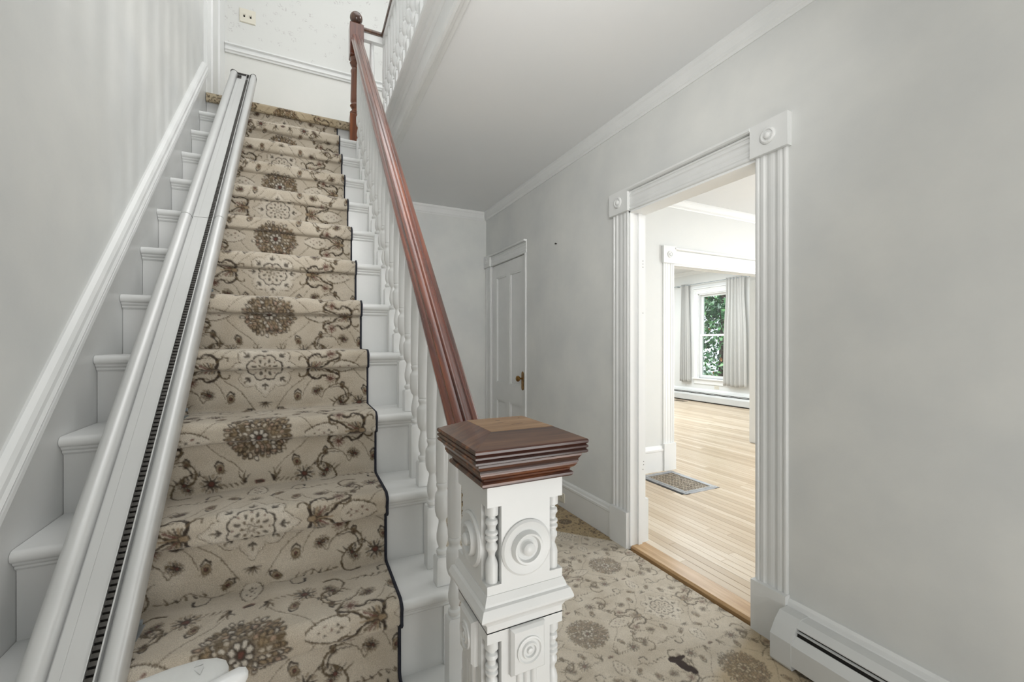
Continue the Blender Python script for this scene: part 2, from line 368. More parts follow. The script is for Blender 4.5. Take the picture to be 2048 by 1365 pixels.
def header(name, O, A, N_, L, z0, h, label, m='trim'):
    r = thing(name, O, label, 'door casing', None, 'structure'); Z = (0, 0, 1)
    par(G().ex(casprof(h*.86), O, Z, N_, A, 0, L).mk('fluted_board', m), r)
    O2 = Vector(O)+Vector((0, 0, h*.86))
    par(G().ex([(0, 0), (0, .028), (.006, .036), (h*.14-.004, .036), (h*.14, .03), (h*.14, 0)], O2, Z, N_, A, 0, L).mk('cap_fillet', m), r)
    return r
cw = .155
casing('trim_6', (XW, DY0, 0), (0, -1, 0), (-1, 0, 0), .148, 0, DH, 1, 'fluted white casing on the near side of the side doorway', plinth=.235)
casing('trim_7', (XW, DY1+.012, 0), (0, 1, 0), (-1, 0, 0), cw, 0, DH, 1, 'fluted white casing on the far side of the side doorway', plinth=.235)
header('trim_8', (XW, DY0+.012, DH), (0, 1, 0), (-1, 0, 0), DY1-DY0-.012, DH, .145, 'fluted white header over the side doorway')
# jamb lining of the doorway
r = thing('trim_9', (XW, DY1, 0), 'smooth white jamb lining of the side doorway', 'door jamb', None, 'structure')
par(G().box(XW-.004, W2+.004, DY1-.001, DY1+.02, 0.02, DH).box(XW+.055, XW+.085, DY1-.014, DY1, .02, DH-.012).mk('far_jamb', 'trim2'), r)
par(G().box(XW-.004, W2+.004, DY0-.02, DY0+.001, 0.02, DH).box(XW+.055, XW+.085, DY0, DY0+.014, .02, DH-.012).mk('near_jamb', 'trim2'), r)
par(G().box(XW-.004, W2+.004, DY0-.02, DY1+.02, DH-.012, DH+.01).mk('head_jamb', 'trim2'), r)
g = G()
for z in (1.86, 1.84, 1.82, 1.52, .55, .53, .50): g.lathe([(0, .003), (.0008, .0028)], (W2-.018+.006*((z*100) % 2), DY1-.001, z), (0, -1, 0), 8)
par(g.mk('screw_holes', 'dark'), r)
casing('trim_10', (W2, DY1+.01, FZ), (0, 1, 0), (1, 0, 0), cw, 0, DH, 1, 'white casing on the room side of the doorway', 'trim2', .28, pd=.034)
# inner wide opening
casing('trim_11', (3.458, Y2, FZ), (-1, 0, 0), (0, -1, 0), .152, 0, 2.15-FZ, 1, 'white casing on the left of the wide opening to the far room', 'trim2', .275, .175)
header('trim_12', (3.458, Y2, 2.15), (1, 0, 0), (0, -1, 0), 1.80, 2.15, .165, 'white header over the wide opening to the far room', 'trim2')
r = thing('trim_13', (3.46, Y2, 2.15), 'white jamb lining of the wide opening', 'door jamb', None, 'structure')
par(G().box(3.45, 3.466, Y2-.004, Y2+.124, .022, 2.15).mk('left_jamb', 'trim2'), r)
par(G().box(5.262, 5.275, Y2-.004, Y2+.42, .03, 2.15).mk('right_jamb', 'trim2'), r)
par(G().box(3.466, 5.262, Y2-.004, Y2+.03, 2.135, 2.152).box(3.466, 5.262, Y2+.05, Y2+.124, 2.135, 2.152).mk('head_jamb', 'trim2'), r)
par(G().box(3.466, 5.262, Y2+.03, Y2+.05, 2.147, 2.152).mk('track_slot', 'dark'), r)

# ---- closet door in the right hall wall
d1 = thing('door_1', (XW, BY0, 0), 'white four panel closet door with a brass knob at the end of the hall', 'door', None, 'structure')
def doorslab():
    g = G(); x0, x1 = XW+.012, XW+.05; y0, y1 = BY0+.006, BY1-.006; st = .105; mid = (y0+y1)/2
    cols = [(y0+st, mid-.04), (mid+.04, y1-st)]; rows = [(.25, .72), (.90, BH-.14)]
    ys = sorted([y0, y1]+[c for p in cols for c in p]); zs = sorted([.015, BH-.006]+[c for p in rows for c in p])
    for i in range(len(ys)-1):
        for j in range(len(zs)-1):
            a, b, c, d = ys[i], ys[i+1], zs[j], zs[j+1]
            hole = any(abs(a-p[0]) < 1e-6 for p in cols) and any(abs(c-q[0]) < 1e-6 for q in rows)
            if not hole: g.box(x0, x1, a, b, c, d)
    return g, cols, rows
g, cols, rows = doorslab(); slab = g.mk('door_slab', 'trim'); par(slab, d1)
for cy in cols:
    for rz in rows:
        g = G().box(XW+.026, XW+.04, cy[0], cy[1], rz[0], rz[1])
        e = .014
        g.box(XW+.015, XW+.03, cy[0], cy[0]+e, rz[0], rz[1]).box(XW+.015, XW+.03, cy[1]-e, cy[1], rz[0], rz[1])
        g.box(XW+.015, XW+.03, cy[0]+e, cy[1]-e, rz[0], rz[0]+e).box(XW+.015, XW+.03, cy[0]+e, cy[1]-e, rz[1]-e, rz[1])
        par(g.mk('door_panel', 'trim'), slab)
pl = G().ex([(-.022, 0), (-.022, .14), (-.014, .155), (0, .163), (.014, .155), (.022, .14), (.022, 0), (.014, -.014), (0, -.02), (-.014, -.014)],
            (XW+.012, 3.664, .89), (0, 1, 0), (0, 0, 1), (-1, 0, 0), 0, .006).mk('knob_plate', 'brass'); par(pl, d1)
kn = G().lathe([(0, .010), (.03, .009), (.034, .02), (.045, .029), (.058, .028), (.066, .018), (.069, .002)], (XW+.008, 3.664, .985), (-1, 0, 0), 20).mk('door_knob', 'brass', smooth=True); par(kn, pl)
g = G()
for z in (.3, 1.83): g.lathe([(-.045, .002), (-.043, .007), (.043, .007), (.045, .002)], (XW-.006, BY1-.002, z), (0, 0, 1), 10)
par(g.mk('hinge', 'trim'), d1)
casing('trim_14', (XW, BY1, 0), (0, 1, 0), (-1, 0, 0), .15, 0, BH, 1, 'white casing between the closet door and the hall corner', plinth=.235, blk=.13)
header('trim_15', (XW, BY0-.03, BH), (0, 1, 0), (-1, 0, 0), BY1-BY0+.02, BH, .125, 'white header over the closet door')
struct(G().box(XW-.014, W2, BY0-.022, BY0, 0, BH).mk('trim_16', 'trim'), 'narrow white bead on the near side of the closet door', 'trim')
g = G().lathe([(0, .004), (.012, .004), (.014, .008), (.017, .007)], (XW, 3.03, 2.15), (-1, 0, 0), 10)
tag(g.mk('wall_nail', 'dark', smooth=True), 'small dark nail high on the hall wall left of the doorway', 'nail')

# ---- upper trim on the left wall and chair rail
g = G().ex([(0, 0), (0, .02), (.05, .034), (.10, .02), (.13, .016), (.135, .03), (.21, .03), (.22, .022), (.40, .022), (.405, .004), (.44, .004), (.445, .026), (.675, .026), (.675, 0)],
           (XL, 3.495, 0), (0, 1, 0), (1, 0, 0), (0, 0, 1), FL2, 5.4)
struct(g.mk('trim_17', 'trim'), 'tall white moulded casing at the top of the stairs on the left wall', 'trim')
g = G().ex([(0, 0), (.012, 0), (.016, .012), (.024, .018), (.024, .034), (.014, .042), (.014, .054), (.03, .062), (.03, .074), (0, .078)],
           (0, YU, 3.705), (0, -1, 0), (0, 0, 1), (1, 0, 0), XL+.028, 2.6)
struct(g.mk('trim_18', 'trim'), 'grooved white chair rail across the upper wall', 'chair rail')
# ---- gallery edge
LIP = [(0, 0), (-.052, 0), (-.060, -.008), (-.062, -.018), (-.058, -.030), (-.048, -.036), (-.030, -.040), (-.026, -.055), (-.012, -.068), (-.004, -.085), (0, -.088), (0, -.20), (0, -.20), (.03, -.20), (.03, 0)]
ge = thing('trim_19', (.59, 3.4, FL2), 'white moulded edge of the upstairs gallery floor', 'trim', None, 'structure')
par(G().ex(LIP, (.59, 0, FL2), (1, 0, 0), (0, 0, 1), (0, 1, 0), -.4, 3.42).mk('edge_nosing', 'trim'), ge)
par(G().ex(LIP, (.0, 3.46, FL2), (0, 1, 0), (0, 0, 1), (1, 0, 0), .40, .60).mk('end_nosing', 'trim'), ge)
CM = [(0, 0), (0, -.020), (.008, -.034), (.020, -.036), (.026, -.026), (.038, -.024), (.042, -.014), (.062, -.014), (.070, -.006), (.070, 0)]
par(G().ex(CM, (.585, 0, CEIL), (1, 0, 0), (0, 0, 1), (0, 1, 0), -.4, 3.46).mk('ceiling_moulding', 'trim'), ge)
par(G().ex([(a, -b) for a, b in [(0, 0), (0, .012), (.010, .022), (.022, .024), (.04, .018), (.066, .008), (.07, 0)]], (0, 3.46, CEIL), (0, 1, 0), (0, 0, 1), (1, 0, 0), .40, .65).mk('end_moulding', 'trim'), ge)

# ------------------------------------------------------------ staircase
SX0, SX1 = -.588, .402
st = thing('staircase', (-.1, NY(1), 0), 'steep straight staircase of white painted treads and risers going up along the left wall', 'staircase')
def noseprof(d):
    """tread section in (y, z) from the nosing at y=0 back to d; top at z=0"""
    P = [(d, 0)]
    for i in range(7):
        a = PI/2+PI*i/6; P.append((.015+.015*math.cos(a), -.015+.015*math.sin(a)))
    return P+[(d, -.03)]
for k in range(1, 15):
    x1 = .270 if k == 1 else SX1
    d = RUN+.03 if k < 14 else .3
    g = G().ex(noseprof(d), (0, NY(k), NZ(k)), (0, 1, 0), (0, 0, 1), (1, 0, 0), SX0, x1 if k < 14 else .36)
    par(g.mk('tread', 'trim', smooth=True), st)
    xr = min(x1, .375) if k < 14 else .36
    ry = NY(k)+.03
    g = G().box(SX0, xr, ry, ry+.018, NZ(k-1), NZ(k)-.029); par(g.mk('riser', 'trim'), st)
    g = G().ex([(0, 0), (-.018, 0), (-.016, -.006), (-.009, -.012), (-.009, -.017), (-.003, -.023), (0, -.023)], (0, ry, NZ(k)-.029), (0, 1, 0), (0, 0, 1), (1, 0, 0), SX0, xr+(.018 if k > 1 else 0))
    par(g.mk('cove_moulding', 'trim'), st)
    if 1 < k < 14:
        par(G().box(.350, .379, ry-.007, ry+.02, NZ(k-1), NZ(k)-.05).mk('corner_strip', 'trim'), st)
# string / spandrel panel on the open side
P = [(NY(1)+.06, 0)]
for k in range(2, 15):
    P += [(NY(k)+.035, NZ(k-1)-.028), (NY(k)+.035, NZ(k)-.028)]
P[0:1] = [(NY(1)+.14, 0), (NY(1)+.14, NZ(1)-.028)]
P += [(YB, NZ(14)-.20), (YB, 0)]
g = G().ex(P, (.352, 0, 0), (0, 1, 0), (0, 0, 1), (1, 0, 0), 0, .023); par(g.mk('spandrel_panel', 'trim'), st)
# wall skirt and its moulded cap
sk = thing('stair_skirt', (XL, 1.0, .5), 'raked white skirt board with a moulded cap running up the left wall beside the stairs', 'skirt board')
def nl(y): return NZ(1)+(y-NY(1))*RISE/RUN
P = [(.40, 0), (.40, nl(.40)+.15), (3.50, nl(3.50)+.15), (3.50, nl(3.5)-.45), (1.0, 0)]
par(G().ex(P, (XL, 0, 0), (0, 1, 0), (0, 0, 1), (1, 0, 0), 0, .016).mk('skirt_board', 'trim'), sk)
sl = Vector((0, RUN, RISE)).normalized(); nn = Vector((0, -RISE, RUN)).normalized()
O = Vector((XL, 0, nl(0)+.108))
CP = [(0, 0), (.018, 0), (.024, .006), (.022, .014), (.015, .018), (.015, .024), (.027, .032), (.031, .042), (.026, .050), (.024, .060), (.018, .070), (.006, .076), (0, .076)]
L0 = .42/sl.y; L1 = 3.50/sl.y
par(G().ex(CP, O, (1, 0, 0), nn, sl, L0, L1).mk('cap_moulding', 'trim'), sk)

# ------------------------------------------------------------ carpet pattern (computed per vertex)
PU, PV, RES = .90, .89, .0015
NU, NV = int(PU/RES), int(PV/RES)
rs = np.random.RandomState(5)
def smooth_noise(nv, nu, cell):
    a = rs.rand(max(2, int(nv/cell)), max(2, int(nu/cell)))
    yi = np.arange(nv)/nv*a.shape[0]; xi = np.arange(nu)/nu*a.shape[1]
    y0 = yi.astype(int); x0 = xi.astype(int); fy = (yi-y0)[:, None]; fx = (xi-x0)[None, :]
    fy = fy*fy*(3-2*fy); fx = fx*fx*(3-2*fx); y1 = (y0+1) % a.shape[0]; x1 = (x0+1) % a.shape[1]
    return (a[y0][:, x0]*(1-fy)*(1-fx)+a[y1][:, x0]*fy*(1-fx)+a[y0][:, x1]*(1-fy)*fx+a[y1][:, x1]*fy*fx)
def L3(*c): return np.array(lin(*c)[:3])
GROUND, CREAM = L3(211, 201, 184), L3(231, 224, 211)
DK, OL, RU, TAN, PINK = L3(64, 55, 47), L3(108, 94, 73), L3(116, 74, 66), L3(164, 144, 116), L3(184, 158, 138)
img = np.ones((NV, NU, 3))*GROUND
img *= (1+.06*(smooth_noise(NV, NU, 40)-.5))[..., None]
WX = (smooth_noise(NV, NU, 3)-.5)*.0042; WY = (smooth_noise(NV, NU, 3)-.5)*.0042
SP = smooth_noise(NV, NU, 2.2)
def patch(cu, cv, R):
    n = int(R/RES)+2; iu = int(round(cu/RES)); iv = int(round(cv/RES))
    I = np.arange(iu-n, iu+n+1); J = np.arange(iv-n, iv+n+1)
    Iw, Jw = np.meshgrid(I % NU, J % NV); Ig, Jg = np.meshgrid(I, J)
    return Jw, Iw, Ig*RES-cu+WX[Jw, Iw], Jg*RES-cv+WY[Jw, Iw]
def put(J, I, a, col):
    a = np.clip(a, 0, 1)[..., None]; img[J, I] = img[J, I]*(1-a)+col*a
def aa(d, w=.0009): return np.clip(.5-d/w/2, 0, 1)
def ell(x, y, a, b): return (np.hypot(x/a, y/b)-1)*min(a, b)
def blob(cu, cv, a, b, ang, col, out=None, alpha=.9, ow=.0014):
    J, I, x, y = patch(cu, cv, max(a, b)+.004); c, s = math.cos(ang), math.sin(ang)
    X, Y = x*c+y*s, -x*s+y*c; d = ell(X, Y, a, b)
    put(J, I, aa(d)*alpha, col)
    if out is not None: put(J, I, aa(np.abs(d)-ow)*.85, out)
def stroke(pts, w0, w1, col, alpha=.9):
    n = len(pts)
    for i in range(n-1):
        (ax, ay), (bx, by) = pts[i], pts[i+1]; L = math.hypot(bx-ax, by-ay)
        if L < 1e-6: continue
        t0 = i/(n-1); wa = w0+(w1-w0)*t0; wb = w0+(w1-w0)*(i+1)/(n-1)
        mx, my = (ax+bx)/2, (ay+by)/2; J, I, x, y = patch(mx, my, L/2+max(wa, wb)+.004)
        px, py = x-(ax-mx), y-(ay-my); t = np.clip((px*(bx-ax)+py*(by-ay))/L/L, 0, 1)
        d = np.hypot(px-t*(bx-ax), py-t*(by-ay))-(wa+(wb-wa)*t); put(J, I, aa(d)*alpha, col)
def xf(pts, cu, cv, ang=0, sx=1, sy=1, s=1):
    c, q = math.cos(ang), math.sin(ang); return [(cu+(x*sx*s)*c-(y*sy*s)*q, cv+(x*sx*s)*q+(y*sy*s)*c) for x, y in pts]
def m_round(cu, cv):
    J, I, x, y = patch(cu, cv, .112); r = np.hypot(x, y); th = np.arctan2(y, x)
    put(J, I, aa(r-.088*(1+.04*np.cos(18*th)), .006)*(.2+.4*SP[J, I]), TAN)
    put(J, I, aa(r-.045, .03)*.35, OL)
    put(J, I, aa(r-.078, .008)*.2, OL*1.2)
    for R, n, a, b in ((.086, 34, .009, .0052), (.076, 30, .009, .0055), (.064, 26, .009, .0055), (.052, 22, .0085, .0055), (.040, 16, .008, .0055)):
        for i in range(n):
            t = 2*PI*(i+.5*(int(R*1000) % 2))/n; rr = R*(1+.06*rs.randn())
            blob(cu+rr*math.cos(t), cv+rr*math.sin(t), a, b, t+.3*rs.randn(), (TAN, PINK, CREAM, GROUND, OL)[rs.choice(5, p=[.34, .2, .14, .16, .16])], (DK, DK, OL)[rs.randint(3)], .8, .0016)
    put(J, I, aa(r-.030, .004)*.75, DK)
    for i in range(8):
        t = 2*PI*(i+.5)/8; blob(cu+.0185*math.cos(t), cv+.0185*math.sin(t), .0085, .0062, t, CREAM*.9, DK, .9, .0012)
    blob(cu, cv, .007, .007, 0, RU, DK)
def m_star(cu, cv):
    J, I, x, y = patch(cu, cv, .14); r = np.hypot(x, y); th = np.arctan2(y, x)
    lob = np.abs(np.cos(4*th))**.6
    card = np.exp(-((np.mod(th+PI/4, PI/2)-PI/4)/.10)**2)
    R = .078+.022*lob+.018*card; d = r-R
    put(J, I, aa(d)*.55, CREAM); put(J, I, aa(np.abs(d)-.0013)*.85, OL); put(J, I, aa(np.abs(d+.006)-.0009)*.5, TAN)
    d2 = r-(.050+.008*np.abs(np.cos(4*th+PI/2))); put(J, I, aa(d2)*.35, GROUND); put(J, I, aa(np.abs(d2)-.0024)*.92, DK)
    for i in range(8):
        t = PI/4*i; a, b = .075*math.cos(t), .075*math.sin(t)
        for q in (-1, 0, 1): blob(cu+a+.006*q*-math.sin(t), cv+b+.006*q*math.cos(t), .009-.002*abs(q), .0032, t+.6*q, DK, None, .85)
        blob(cu+.088*math.cos(t), cv+.088*math.sin(t), .005, .003, t, OL, None, .8)
        a, b = .035*math.cos(t+PI/8), .035*math.sin(t+PI/8); blob(cu+a, cv+b, .0075, .0042, t+PI/8, DK, None, .8)
        a, b = .022*math.cos(t), .022*math.sin(t); blob(cu+a, cv+b, .0055, .0035, t, OL, None, .85)
        a, b = .043*math.cos(t), .043*math.sin(t); blob(cu+a, cv+b, .0035, .003, t, RU, None, .7)
    for i in range(6): t = PI/3*i; blob(cu+.010*math.cos(t), cv+.010*math.sin(t), .004, .003, t, CREAM, OL, .9, .0009)
def m_oval(cu, cv, ang, horns=True, s=1.0):
    J, I, x, y = patch(cu, cv, .085*s); c, q = math.cos(ang), math.sin(ang); X, Y = (x*c+y*q)/s, (-x*q+y*c)/s
    b = .030*np.clip(1-(X/.052)**2, 0, 1)**.5*(1-.35*np.clip(-X/.05, -1, 1)); d = np.abs(Y)-b; d = np.where(np.abs(X) > .05, .02, d)
    rag = .0022*np.cos(X*900)
    put(J, I, aa(d)*.4, CREAM); put(J, I, aa(np.abs(d-.001)-.0016-np.maximum(rag, 0))*.9, OL*.85)
    for a, bb in ((-.022, 0), (-.008, .011), (-.008, -.011), (.008, 0), (.022, .009), (.022, -.009), (.03, 0)):
        p = xf([(a, bb)], cu, cv, ang, s=s)[0]; blob(p[0], p[1], .0038, .003, ang, (DK, OL, RU)[rs.randint(3)], None, .8)
    for yy in (-1, 1): stroke(xf([(.0, .004*yy), (.02, .005*yy), (.038, 0)], cu, cv, ang, s=s), .0006, .0006, OL, .6)
    if horns:
        for yy in (-1, 1):
            P = bez((.098, 0), (.078, .012), (.056, .030), (.030, .040), (.022, .052), (.030, .062))
            stroke(xf(P, cu, cv, ang, 1, yy, s), .0022, .0042, DK*1.15, .9)
            blob(*xf([(.033, .060)], cu, cv, ang, 1, yy, s)[0], .005, .0035, 0, DK, None, .9)
        for k in range(7):
            a = -1.0+k/3; stroke(xf([(.098, 0), (.098+.026*math.cos(a), .026*math.sin(a))], cu, cv, ang, s=s), .0026, .0008, (OL, DK)[k % 2], .85)
def m_palm(cu, cv, ang, s=1.0):
    for k in range(13):
        a = -1.35+2.7*k/12; L = .034+.012*math.cos(a*2)
        stroke(xf([(0, 0), (L*.5*math.cos(a*.8), L*.5*math.sin(a*.8)), (L*math.cos(a), L*math.sin(a))], cu, cv, ang, s=s), .0016, .0026, (OL, TAN, DK, OL, RU)[k % 5], .85)
    blob(cu, cv, .010*s, .008*s, ang, TAN, DK)
    for yy in (-1, 1):
        P = bez((-.002, .010), (-.006, .030), (.008, .046), (.026, .050), (.036, .040), (.048, .040), (.054, .048))
        stroke(xf(P, cu, cv, ang, 1, yy, s), .0048, .0016, DK*1.2, .9)
        P = bez((-.004, .026), (-.016, .040), (-.030, .040), (-.032, .030)); stroke(xf(P, cu, cv, ang, 1, yy, s), .003, .0014, OL, .9)
        for q in range(5): stroke(xf([(.0+.01*q, .044), (.004+.011*q, .036-.001*q)], cu, cv, ang, 1, yy, s), .0014, .0006, OL, .7)
def m_flower(cu, cv, s=1.0, col=None, ang=0):
    s = s*1.25
    col = DK if col is None else col
    for i in range(8): t = PI/4*i+ang; stroke([(cu, cv), (cu+.019*s*math.cos(t), cv+.019*s*math.sin(t))], .0036*s, .0009*s, col, .88)
    for i in range(8): t = PI/4*i+PI/8+ang; blob(cu+.017*s*math.cos(t), cv+.017*s*math.sin(t), .004*s, .0022*s, t, TAN, OL, .5, .0005)
    blob(cu, cv, .0055*s, .005*s, 0, RU, DK, .9, .0008)
def m_bud(cu, cv, ang, s=1.0):
    blob(cu, cv, .015*s, .011*s, ang, TAN, OL, .8, .0016)
    for q in (-.8, -.4, 0, .4, .8): stroke(xf([(0, 0), (.02*math.cos(q), .02*math.sin(q))], cu, cv, ang, s=s), .0014, .001, OL, .8)
    blob(cu, cv, .006*s, .0045*s, ang, RU, DK, .9)
    for yy in (-1, 1): stroke(xf([(-.028, 0), (-.018, .010*yy), (-.008, .013*yy)], cu, cv, ang, s=s), .003, .0012, DK, .9)
def m_scroll(cu, cv, ang, mir=1, s=1.0):
    P = bez((0, 0), (.020, .034), (.060, .050), (.092, .030), (.098, -.004), (.080, -.022), (.064, -.012), (.070, .002))
    stroke(xf(P, cu, cv, ang, 1, mir, s), .0010, .0040, OL*.9, .9)
    P2 = bez((.030, .036), (.062, .040), (.084, .022), (.088, .0)); stroke(xf(P2, cu, cv, ang, 1, mir, s), .001, .0022, DK, .75)
    for i in range(2, 8):
        a = P[i*5]; stroke(xf([a, (a[0]+.004, a[1]+.012)], cu, cv, ang, 1, mir, s), .0018, .0006, OL, .75)
    stroke(xf(bez((.0, .0), (-.012, .02), (-.004, .036), (.006, .030)), cu, cv, ang, 1, mir, s), .001, .0022, OL, .85)
def cell(cu, cv, kind):
    if kind == 0:
        for sx in (-1, 1):
            m_oval(cu+sx*.178, cv, 0 if sx > 0 else PI)
            for sy in (-1, 1):
                stroke([(cu+sx*a, cv+sy*b) for a, b in bez((.150, .022), (.118, .060), (.070, .098), (.046, .128))], .0011, .0011, OL, .8)
                for q, L in ((1.1, .042), (1.6, .038), (2.1, .03)):
                    stroke([(cu+sx*.040, cv+sy*.160), (cu+sx*(.040+.5*L*math.cos(q)+.004), cv+sy*(.160-L*.5*math.sin(q))), (cu+sx*(.040+L*math.cos(q)), cv+sy*(.160-L*math.sin(q)))], .0045, .001, (OL, DK, OL)[int(q*2) % 3], .85)
                for q in range(6): stroke([(cu+sx*(.045+.014*q), cv+sy*(.166+.001*q)), (cu+sx*(.055+.014*q), cv+sy*(.156+.001*q))], .0026, .001, OL, .8)
                m_flower(cu+sx*.128, cv+sy*.155, 1.15, None, .2); m_bud(cu+sx*.105, cv+sy*.112, sy*PI/2*.8, .9)
                m_flower(cu+sx*.232, cv+sy*.058, .75, RU); m_flower(cu+sx*.275, cv+sy*.10, .7)
                stroke([(cu+sx*a, cv+sy*b) for a, b in bez((.128, .155), (.165, .12), (.205, .135), (.225, .175), (.205, .205), (.175, .20))], .0010, .0034, OL*.9, .9)
                for q in range(6): stroke([(cu+sx*(.16+.012*q), cv+sy*(.128+.004*q)), (cu+sx*(.158+.016*q), cv+sy*(.113+.004*q))], .0028, .0008, (DK, OL)[q % 2], .85)
                m_flower(cu+sx*.185, cv+sy*.165, .55); m_bud(cu+sx*.19, cv+sy*.088, sy*PI/2, .6)
                stroke([(cu+sx*a, cv+sy*b) for a, b in bez((.285, .012), (.25, .030), (.215, .036))], .001, .001, OL, .8)
                stroke([(cu+sx*a, cv+sy*b) for a, b in bez((.225, .062), (.27, .045), (.31, .075), (.33, .12))], .001, .001, OL, .8)
        m_round(cu, cv)
        for sy in (-1, 1):
            m_oval(cu, cv+sy*.225, sy*PI/2, False, .8)
            blob(cu, cv+sy*.162, .012, .006, 0, DK, RU)
    else:
        for sx in (-1, 1):
            m_palm(cu+sx*.146, cv, 0 if sx > 0 else PI, 1.15)
            for sy in (-1, 1):
                stroke([(cu+sx*a, cv+sy*b) for a, b in bez((.142, .030), (.118, .060), (.080, .090), (.050, .135), (.030, .165))], .0011, .0011, OL, .8)
                m_bud(cu+sx*.105, cv+sy*.120, sy*PI/2, .95)
                m_scroll(cu+sx*.185, cv+sy*.13, sx*0.0 if sx > 0 else PI, sy*sx*-1, 1.0)
                m_flower(cu+sx*.165, cv+sy*.105, .6); m_flower(cu+sx*.255, cv+sy*.15, .65)
                stroke([(cu+sx*a, cv+sy*b) for a, b in bez((.045, .19), (.09, .20), (.14, .175), (.17, .19), (.215, .185))], .0009, .0013, OL, .85)
                stroke([(cu+sx*a, cv+sy*b) for a, b in bez((.09, .20), (.10, .225), (.125, .225), (.128, .205))], .001, .003, DK, .85)
                for q in range(5): stroke([(cu+sx*(.105+.02*q), cv+sy*.19), (cu+sx*(.113+.02*q), cv+sy*(.176+.004*(q % 2)))], .003, .0008, (OL, DK)[q % 2], .85)
                stroke([(cu+sx*a, cv+sy*b) for a, b in bez((.19, .01), (.21, .03), (.24, .025), (.25, .05), (.235, .075))], .001, .0028, OL, .9)
                m_bud(cu+sx*.058, cv+sy*.172, sy*.7 if sx > 0 else PI-sy*.7, .8)
        m_star(cu, cv)
        for sy in (-1, 1):
            for q in range(7): t = PI*q/6; stroke([(cu, cv+sy*.138), (cu+.02*math.cos(t), cv+sy*(.138+.02*math.sin(t)))], .003, .001, (DK, OL)[q % 2], .85)
cell(0, 0, 0); cell(PU/2, PV/2, 0); cell(0, PV/2, 1); cell(PU/2, 0, 1)
def samp(u, v):
    x = np.mod(u, PU)/PU*NU; y = np.mod(v, PV)/PV*NV
    x0 = np.floor(x).astype(int) % NU; y0 = np.floor(y).astype(int) % NV; fx = (x-np.floor(x))[..., None]; fy = (y-np.floor(y))[..., None]
    x1 = (x0+1) % NU; y1 = (y0+1) % NV
    return img[y0, x0]*(1-fx)*(1-fy)+img[y0, x1]*fx*(1-fy)+img[y1, x0]*(1-fx)*fy+img[y1, x1]*fx*fy
def gridmesh(name, Pts, Col, m, parent=None):
    """Pts (R,Cn,3), Col (R,Cn,3) -> smooth grid"""
    R, K = Pts.shape[:2]; me = bpy.data.meshes.new(name)
    me.vertices.add(R*K); me.vertices.foreach_set('co', Pts.reshape(-1).astype(np.float32))
    i = (np.arange(R-1)[:, None]*K+np.arange(K-1)[None, :]).reshape(-1)
    q = np.stack([i, i+1, i+1+K, i+K], 1).astype(np.int32); n = len(q)
    me.loops.add(n*4); me.loops.foreach_set('vertex_index', q.reshape(-1))
    me.polygons.add(n); me.polygons.foreach_set('loop_start', np.arange(n, dtype=np.int32)*4)
    me.update(calc_edges=True)
    me.polygons.foreach_set('use_smooth', np.ones(n, dtype=bool))
    a = me.attributes.new('pattern', 'FLOAT_COLOR', 'POINT')
    c = np.concatenate([Col.reshape(-1, 3), np.ones((R*K, 1))], 1).astype(np.float32); a.data.foreach_set('color', c.reshape(-1))
    me.materials.append(M[m]); o = bpy.data.objects.new(name, me); C.objects.link(o)
    if parent: par(o, parent)
    return o
# runner path in (y,z), from the landing down to the floor
T = .012
def nose_pts(k, top_from):
    """tread line from y=top_from to the nosing, round it, tuck under, down the riser"""
    y0, z0 = NY(k)-T, NZ(k)+T; r = .026; rb = .012; P = []
    P.append((top_from, z0))
    for i in range(9):
        a = PI/2+PI/2*i/8; P.append((y0+r+r*math.cos(a), z0-r+r*math.sin(a)))
    zb = NZ(k)-.052
    P.append((y0+.001, zb+.012))
    for i in range(1, 6):
        a = PI+PI*.55*i/5; P.append((y0+.001+rb+rb*math.cos(a), zb+.010+rb*math.sin(a)))
    P.append((NY(k)+.03-T, zb-.006))
    return P
path = []; nose_s = {}
for k in range(13, 0, -1):
    tf = NY(k+1)+.03-T-.010
    # small fillet at the foot of the riser above
    P = nose_pts(k, tf-.0)
    if k == 13: path.append((NY(14)+.03-T-.002, NZ(14)-.048)); 
    path.append((NY(k+1)+.03-T, NZ(k)+T+.012)); path.append((NY(k+1)+.03-T-.003, NZ(k)+T+.003))
    path += P
path.append((NY(1)+.03-T, .02))
path = np.array(path); seg = np.hypot(*np.diff(path, axis=0).T); S_ = np.concatenate([[0], np.cumsum(seg)])
tot = S_[-1]
def s_at(y, z): return S_[np.argmin(np.hypot(path[:, 0]-y, path[:, 1]-z))]
s5 = s_at(NY(5)-T, NZ(5)-.02)+.030      # round medallion sits here on step 5
RX0, RX1, RXC = -.475, .226, -.125
def runner_piece(s0, s1, res):
    ns = int((s1-s0)/res)+1; nu = int((RX1-RX0)/res)+1
    s = np.linspace(s0, s1, ns); u = np.linspace(RX0, RX1, nu)
    y = np.interp(s, S_, path[:, 0]); z = np.interp(s, S_, path[:, 1])
    dy = np.gradient(y, s); dz = np.gradient(z, s); nrm = np.stack([dz, -dy], 1); nrm /= np.linalg.norm(nrm, axis=1)[:, None]+1e-9
    UU, SS = np.meshgrid(u, s); col = samp(UU-RXC, s5-SS)
    lum = col.mean(2); wav = .0022*np.sin(UU*9+SS*3.1)+.0016*np.sin(UU*23+SS*7)
    disp = .0022*np.clip((lum-.25)/.35, 0, 1)+wav
    e = np.minimum(UU-RX0, RX1-UU); disp = disp-.006*np.clip(1-e/.008, 0, 1)**2
    # nrm points into the stairs when walking down; flip
    P = np.zeros((ns, nu, 3)); P[..., 0] = UU; P[..., 1] = y[:, None]+nrm[:, 0][:, None]*disp; P[..., 2] = z[:, None]+nrm[:, 1][:, None]*disp
    return P, col
smid = s_at(NY(6)-T, NZ(6)-.02)
